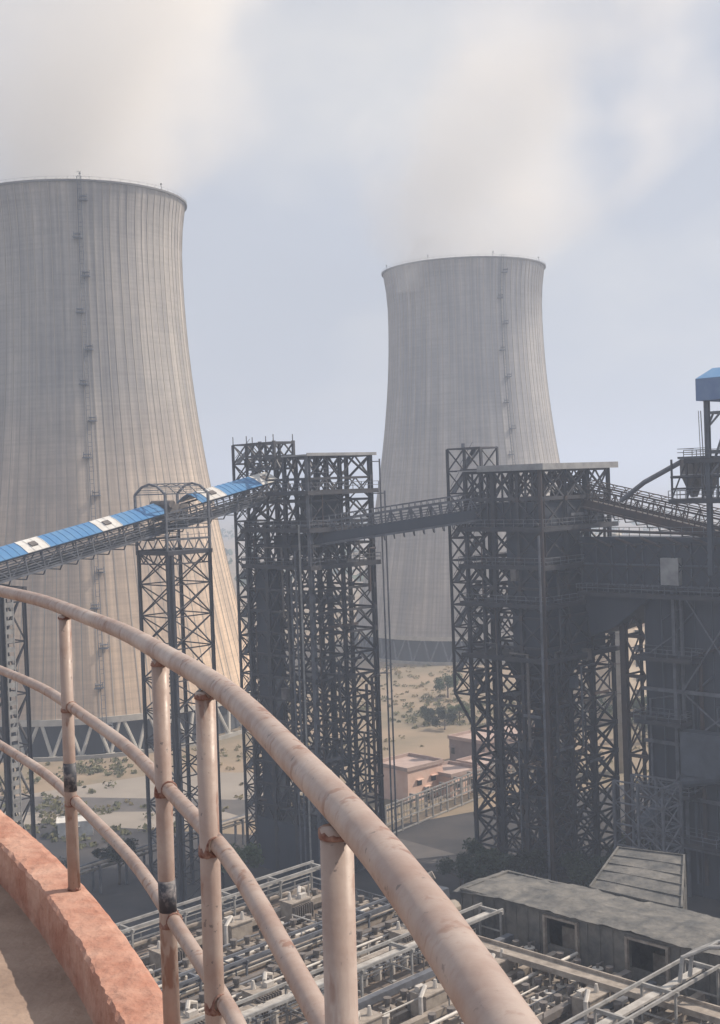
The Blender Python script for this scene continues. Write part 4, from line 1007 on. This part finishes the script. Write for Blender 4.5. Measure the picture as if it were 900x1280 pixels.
# kerb: fine mesh near the camera, rough edges
m = MB(); angs = []; a = -math.pi
while a < math.pi-1e-6:
    angs.append(a); a += R(.09) if R(2) < a < R(45) else R(1.5)
prof = [(RI, ZF-.03), (RI, ZF+.04), (RI, ZF+.09), (RI+.002, ZCT-.012), (RI+.01, ZCT-.002), (RI+.04, ZCT), (RI+.08, ZCT), (RO-.04, ZCT), (RO-.016, ZCT-.005), (RO-.003, ZCT-.02), (RO, ZCT-.08), (RO, ZCT-.16), (RO-.1, ZCT-.2)]
q = []
for a in angs:
    for j, (r, z) in enumerate(prof):
        s = RO*a
        n1 = noise.noise(Vector((s*9, j*.6, 1)))*.003+noise.noise(Vector((s*34, j*1.1, 5)))*.0035+noise.noise(Vector((s*2.2, 0, 9)))*.005
        ed = 2.0 if j in (3, 4) else 1.0
        q.append(ringp(a, r+n1*ed*(1 if j < 9 else .4), z+noise.noise(Vector((s*12, j*2., 11)))*(.006 if j in (3, 4, 8, 9) else .0025)))
K = len(prof); NA = len(angs)
m.add(q, [(i*K+j, ((i+1) % NA)*K+j, ((i+1) % NA)*K+j+1, i*K+j+1) for i in range(NA) for j in range(K-1)]); part(m, 'kerb', CURB, SI, False)
GR = thing('guard_railing', (CC.x, CC.y, ZCT), 'pinkish beige curved tube railing with three rails on the orange-red kerb, close to the camera', 'railing')
def railtube(z, r, name, rad_=13.62, dz=0):
    m = MB(); m.tube([ringp(2*math.pi*k/480, rad_+.004*math.sin(k*.9), z+.003*math.sin(k*.37)) for k in range(480)], r, 14, closed=True)
    return part(m, name, RAILM, GR, True)
railtube(-.41, .0245, 'top_rail'); railtube(-.752, .0185, 'middle_rail'); railtube(-1.085, .0185, 'lower_rail')
pts = [(-1.05, 4.45), (-.50, 3.19), (-.345, 2.66), (-.035, 1.58)]
an = [math.atan2(y-CC.y, x-CC.x) for x, y in pts]
step = an[0]-an[1]; all_ = list(an); a = an[0]+step
while a < an[3]+2*math.pi-step*1.2: all_.append(a); a += step*.93
for i, a in enumerate(all_):
    r = .0215 if i < 4 else .021
    lean = (.0, .0, .0, .0)[i] if i < 4 else 0
    m = MB(); m.tube([ringp(a, 13.605, ZCT-.05), ringp(a, 13.605, -1), ringp(a, 13.61, -.43)], r, 14); po = part(m, 'post', RAILM, GR, True)
    if i < 6:       # rough red-oxide beads where the rails are welded on
        def bead(c, axis, rad0, ln, sd_):
            m = MB(); c = Vector(c); axis = Vector(axis).normalized(); pts_ = []; n_ = 20; x_ = axis.orthogonal().normalized(); y_ = axis.cross(x_)
            for jj, (tt, dr) in enumerate(((-1, -.0015), (-.75, .0012), (-.3, .0016), (.2, .0016), (.7, .0012), (1, -.0015))):
                for k in range(n_):
                    aa = 2*math.pi*k/n_; w1 = noise.noise(Vector((math.cos(aa)*2.3, math.sin(aa)*2.3, sd_)))*1.5
                    w2 = noise.noise(Vector((math.cos(aa)*3, math.sin(aa)*3, sd_+tt*2+9)))
                    rr_ = rad0+dr+w2*.0012; pts_.append(c+axis*(ln*tt*(.75+.7*w1)+ln*.6*w1)+x_*math.cos(aa)*rr_+y_*math.sin(aa)*rr_)
            m.add(pts_, [(jj*n_+k, jj*n_+(k+1) % n_, (jj+1)*n_+(k+1) % n_, (jj+1)*n_+k) for jj in range(5) for k in range(n_)])
            return part(m, 'weld', RUST, po, True)
        tang = (-math.sin(a), math.cos(a), 0)
        for z in (-1.085, -.752):
            bead(ringp(a, 13.606, z-.014), (0, 0, 1), r+.0004, .007+.004*((i*7) % 3), i*7+z)
            for s in (-1, 1): bead(Vector(ringp(a, 13.617, z))+Vector(tang)*s*(r+.0005), tang, .0195, .005, i*3+s+z)
        bead(ringp(a, 13.61, -.439), (0, 0, 1), r+.0004, .006, i*2.3); bead(ringp(a, 13.605, ZCT+.004), (0, 0, 1), r+.001, .006, i*1.7)
for a, z0, z1 in ((an[0], -1.06, -.95), (an[1], -1.075, -.985)):
    m = MB(); m.tube([ringp(a, 13.606, z0+.01), ringp(a, 13.606, z1)], .0226, 14); part(m, 'tape_band', BAND, GR, True)

# ------------------------------------------------------------------ steam and haze
def volmat(name, dens, color, noise_=None, falloff=None):
    m = bpy.data.materials.new(name); m.use_nodes = True; n = m.node_tree.nodes; l = m.node_tree.links
    n.remove(n['Principled BSDF']); pv = n.new('ShaderNodeVolumePrincipled'); pv.inputs['Color'].default_value = (*color, 1); pv.inputs['Density'].default_value = dens; pv.inputs['Anisotropy'].default_value = .2
    l.new(pv.outputs[0], n['Material Output'].inputs['Volume']); return m, n, l, pv
def plume(name, base, height, r0, r1, drift, dens, seed, nscale, label):
    bx, by, bz_ = base
    hgt = height; m = MB(); NZ_, n_ = 14, 28; q = []
    for i in range(NZ_+1):
        t = i/NZ_; r = r0+(r1-r0)*t**.8
        for k in range(n_):
            a = 2*math.pi*k/n_; q.append((bx+drift[0]*t**1.3+r*math.cos(a), by+drift[1]*t**1.3+r*math.sin(a), bz_+hgt*t))
    m.add(q, [(i*n_+k, i*n_+(k+1) % n_, (i+1)*n_+(k+1) % n_, (i+1)*n_+k) for i in range(NZ_) for k in range(n_)]+[tuple(range(n_))[::-1], tuple(NZ_*n_+k for k in range(n_))])
    vm, n, l, pv = volmat(name+'_'+str(seed), 0, (1.0, .985, .96))
    pv.inputs['Anisotropy'].default_value = .3
    tc_ = n.new('ShaderNodeTexCoord')
    def M(op, a, b=None, c=None, clamp=False):
        k = n.new('ShaderNodeMath'); k.operation = op; k.use_clamp = clamp
        for i, x_ in enumerate((a, b, c)):
            if x_ is None: continue
            if isinstance(x_, (int, float)): k.inputs[i].default_value = x_
            else: l.new(x_, k.inputs[i])
        return k.outputs[0]
    sp = n.new('ShaderNodeSeparateXYZ'); l.new(tc_.outputs['Object'], sp.inputs[0])
    t = M('MAXIMUM', M('DIVIDE', sp.outputs[2], hgt), .0001)
    tp = M('POWER', t, 1.3)
    dx = M('SUBTRACT', sp.outputs[0], M('MULTIPLY', tp, drift[0])); dy = M('SUBTRACT', sp.outputs[1], M('MULTIPLY', tp, drift[1]))
    rr = M('SQRT', M('ADD', M('MULTIPLY', dx, dx), M('MULTIPLY', dy, dy)))
    R_ = M('ADD', r0, M('MULTIPLY', M('POWER', t, .8), r1-r0))
    q_ = M('DIVIDE', rr, R_)
    fall = M('SUBTRACT', 1, q_, clamp=True)
    mp_ = n.new('ShaderNodeMapping'); mp_.inputs['Location'].default_value = (seed*13.1, seed*7.7, 0); l.new(tc_.outputs['Object'], mp_.inputs[0])
    z_ = n.new('ShaderNodeTexNoise'); z_.inputs['Scale'].default_value = nscale; z_.inputs['Detail'].default_value = 5; z_.inputs['Roughness'].default_value = .55; l.new(mp_.outputs[0], z_.inputs[0])
    # noisy edge: density where falloff + noise exceed a threshold
    e = M('SUBTRACT', M('ADD', M('MULTIPLY', fall, .8), M('MULTIPLY', z_.outputs[0], 2.6)), M('ADD', 1.40, M('MULTIPLY', t, .3)))
    e = M('MULTIPLY', e, 2.4, clamp=True)
    e = M('MULTIPLY', e, M('MULTIPLY', fall, 4., clamp=True))
    l.new(M('MULTIPLY', M('MULTIPLY', e, M('SUBTRACT', 1.1, M('MULTIPLY', t, .6))), dens), pv.inputs['Density'])
    o = m.build(name, vm, None, False, base); o['label'] = label; o['kind'] = 'stuff'; return o
plume('steam_plume', (-71.1, 329, 70.), 120, 31, 125, (34, 0), .028, 1, .018, 'pale steam plume rising from the big left cooling tower')
plume('steam_plume', (17.5, 434, 64.), 20, 8, 17, (9, 0), .06, 5, .09, 'thin steam wisp spilling over the left rim of the farther cooling tower')
plume('steam_plume', (39.7, 452.9, 70.), 150, 33, 135, (85, 0), .019, 2, .018, 'pale steam plume drifting right from the farther cooling tower')
hm, *_ = volmat('haze', .0007, (.70, .81, 1.0))
m = MB(); m.box((0, 0, (78+GZ-1)/2), (7000, 7000, (78-GZ+1)/2)); hz = m.build('haze', hm); hz['kind'] = 'stuff'
sc.cycles.volume_bounces = 2; sc.cycles.volume_max_steps = 96
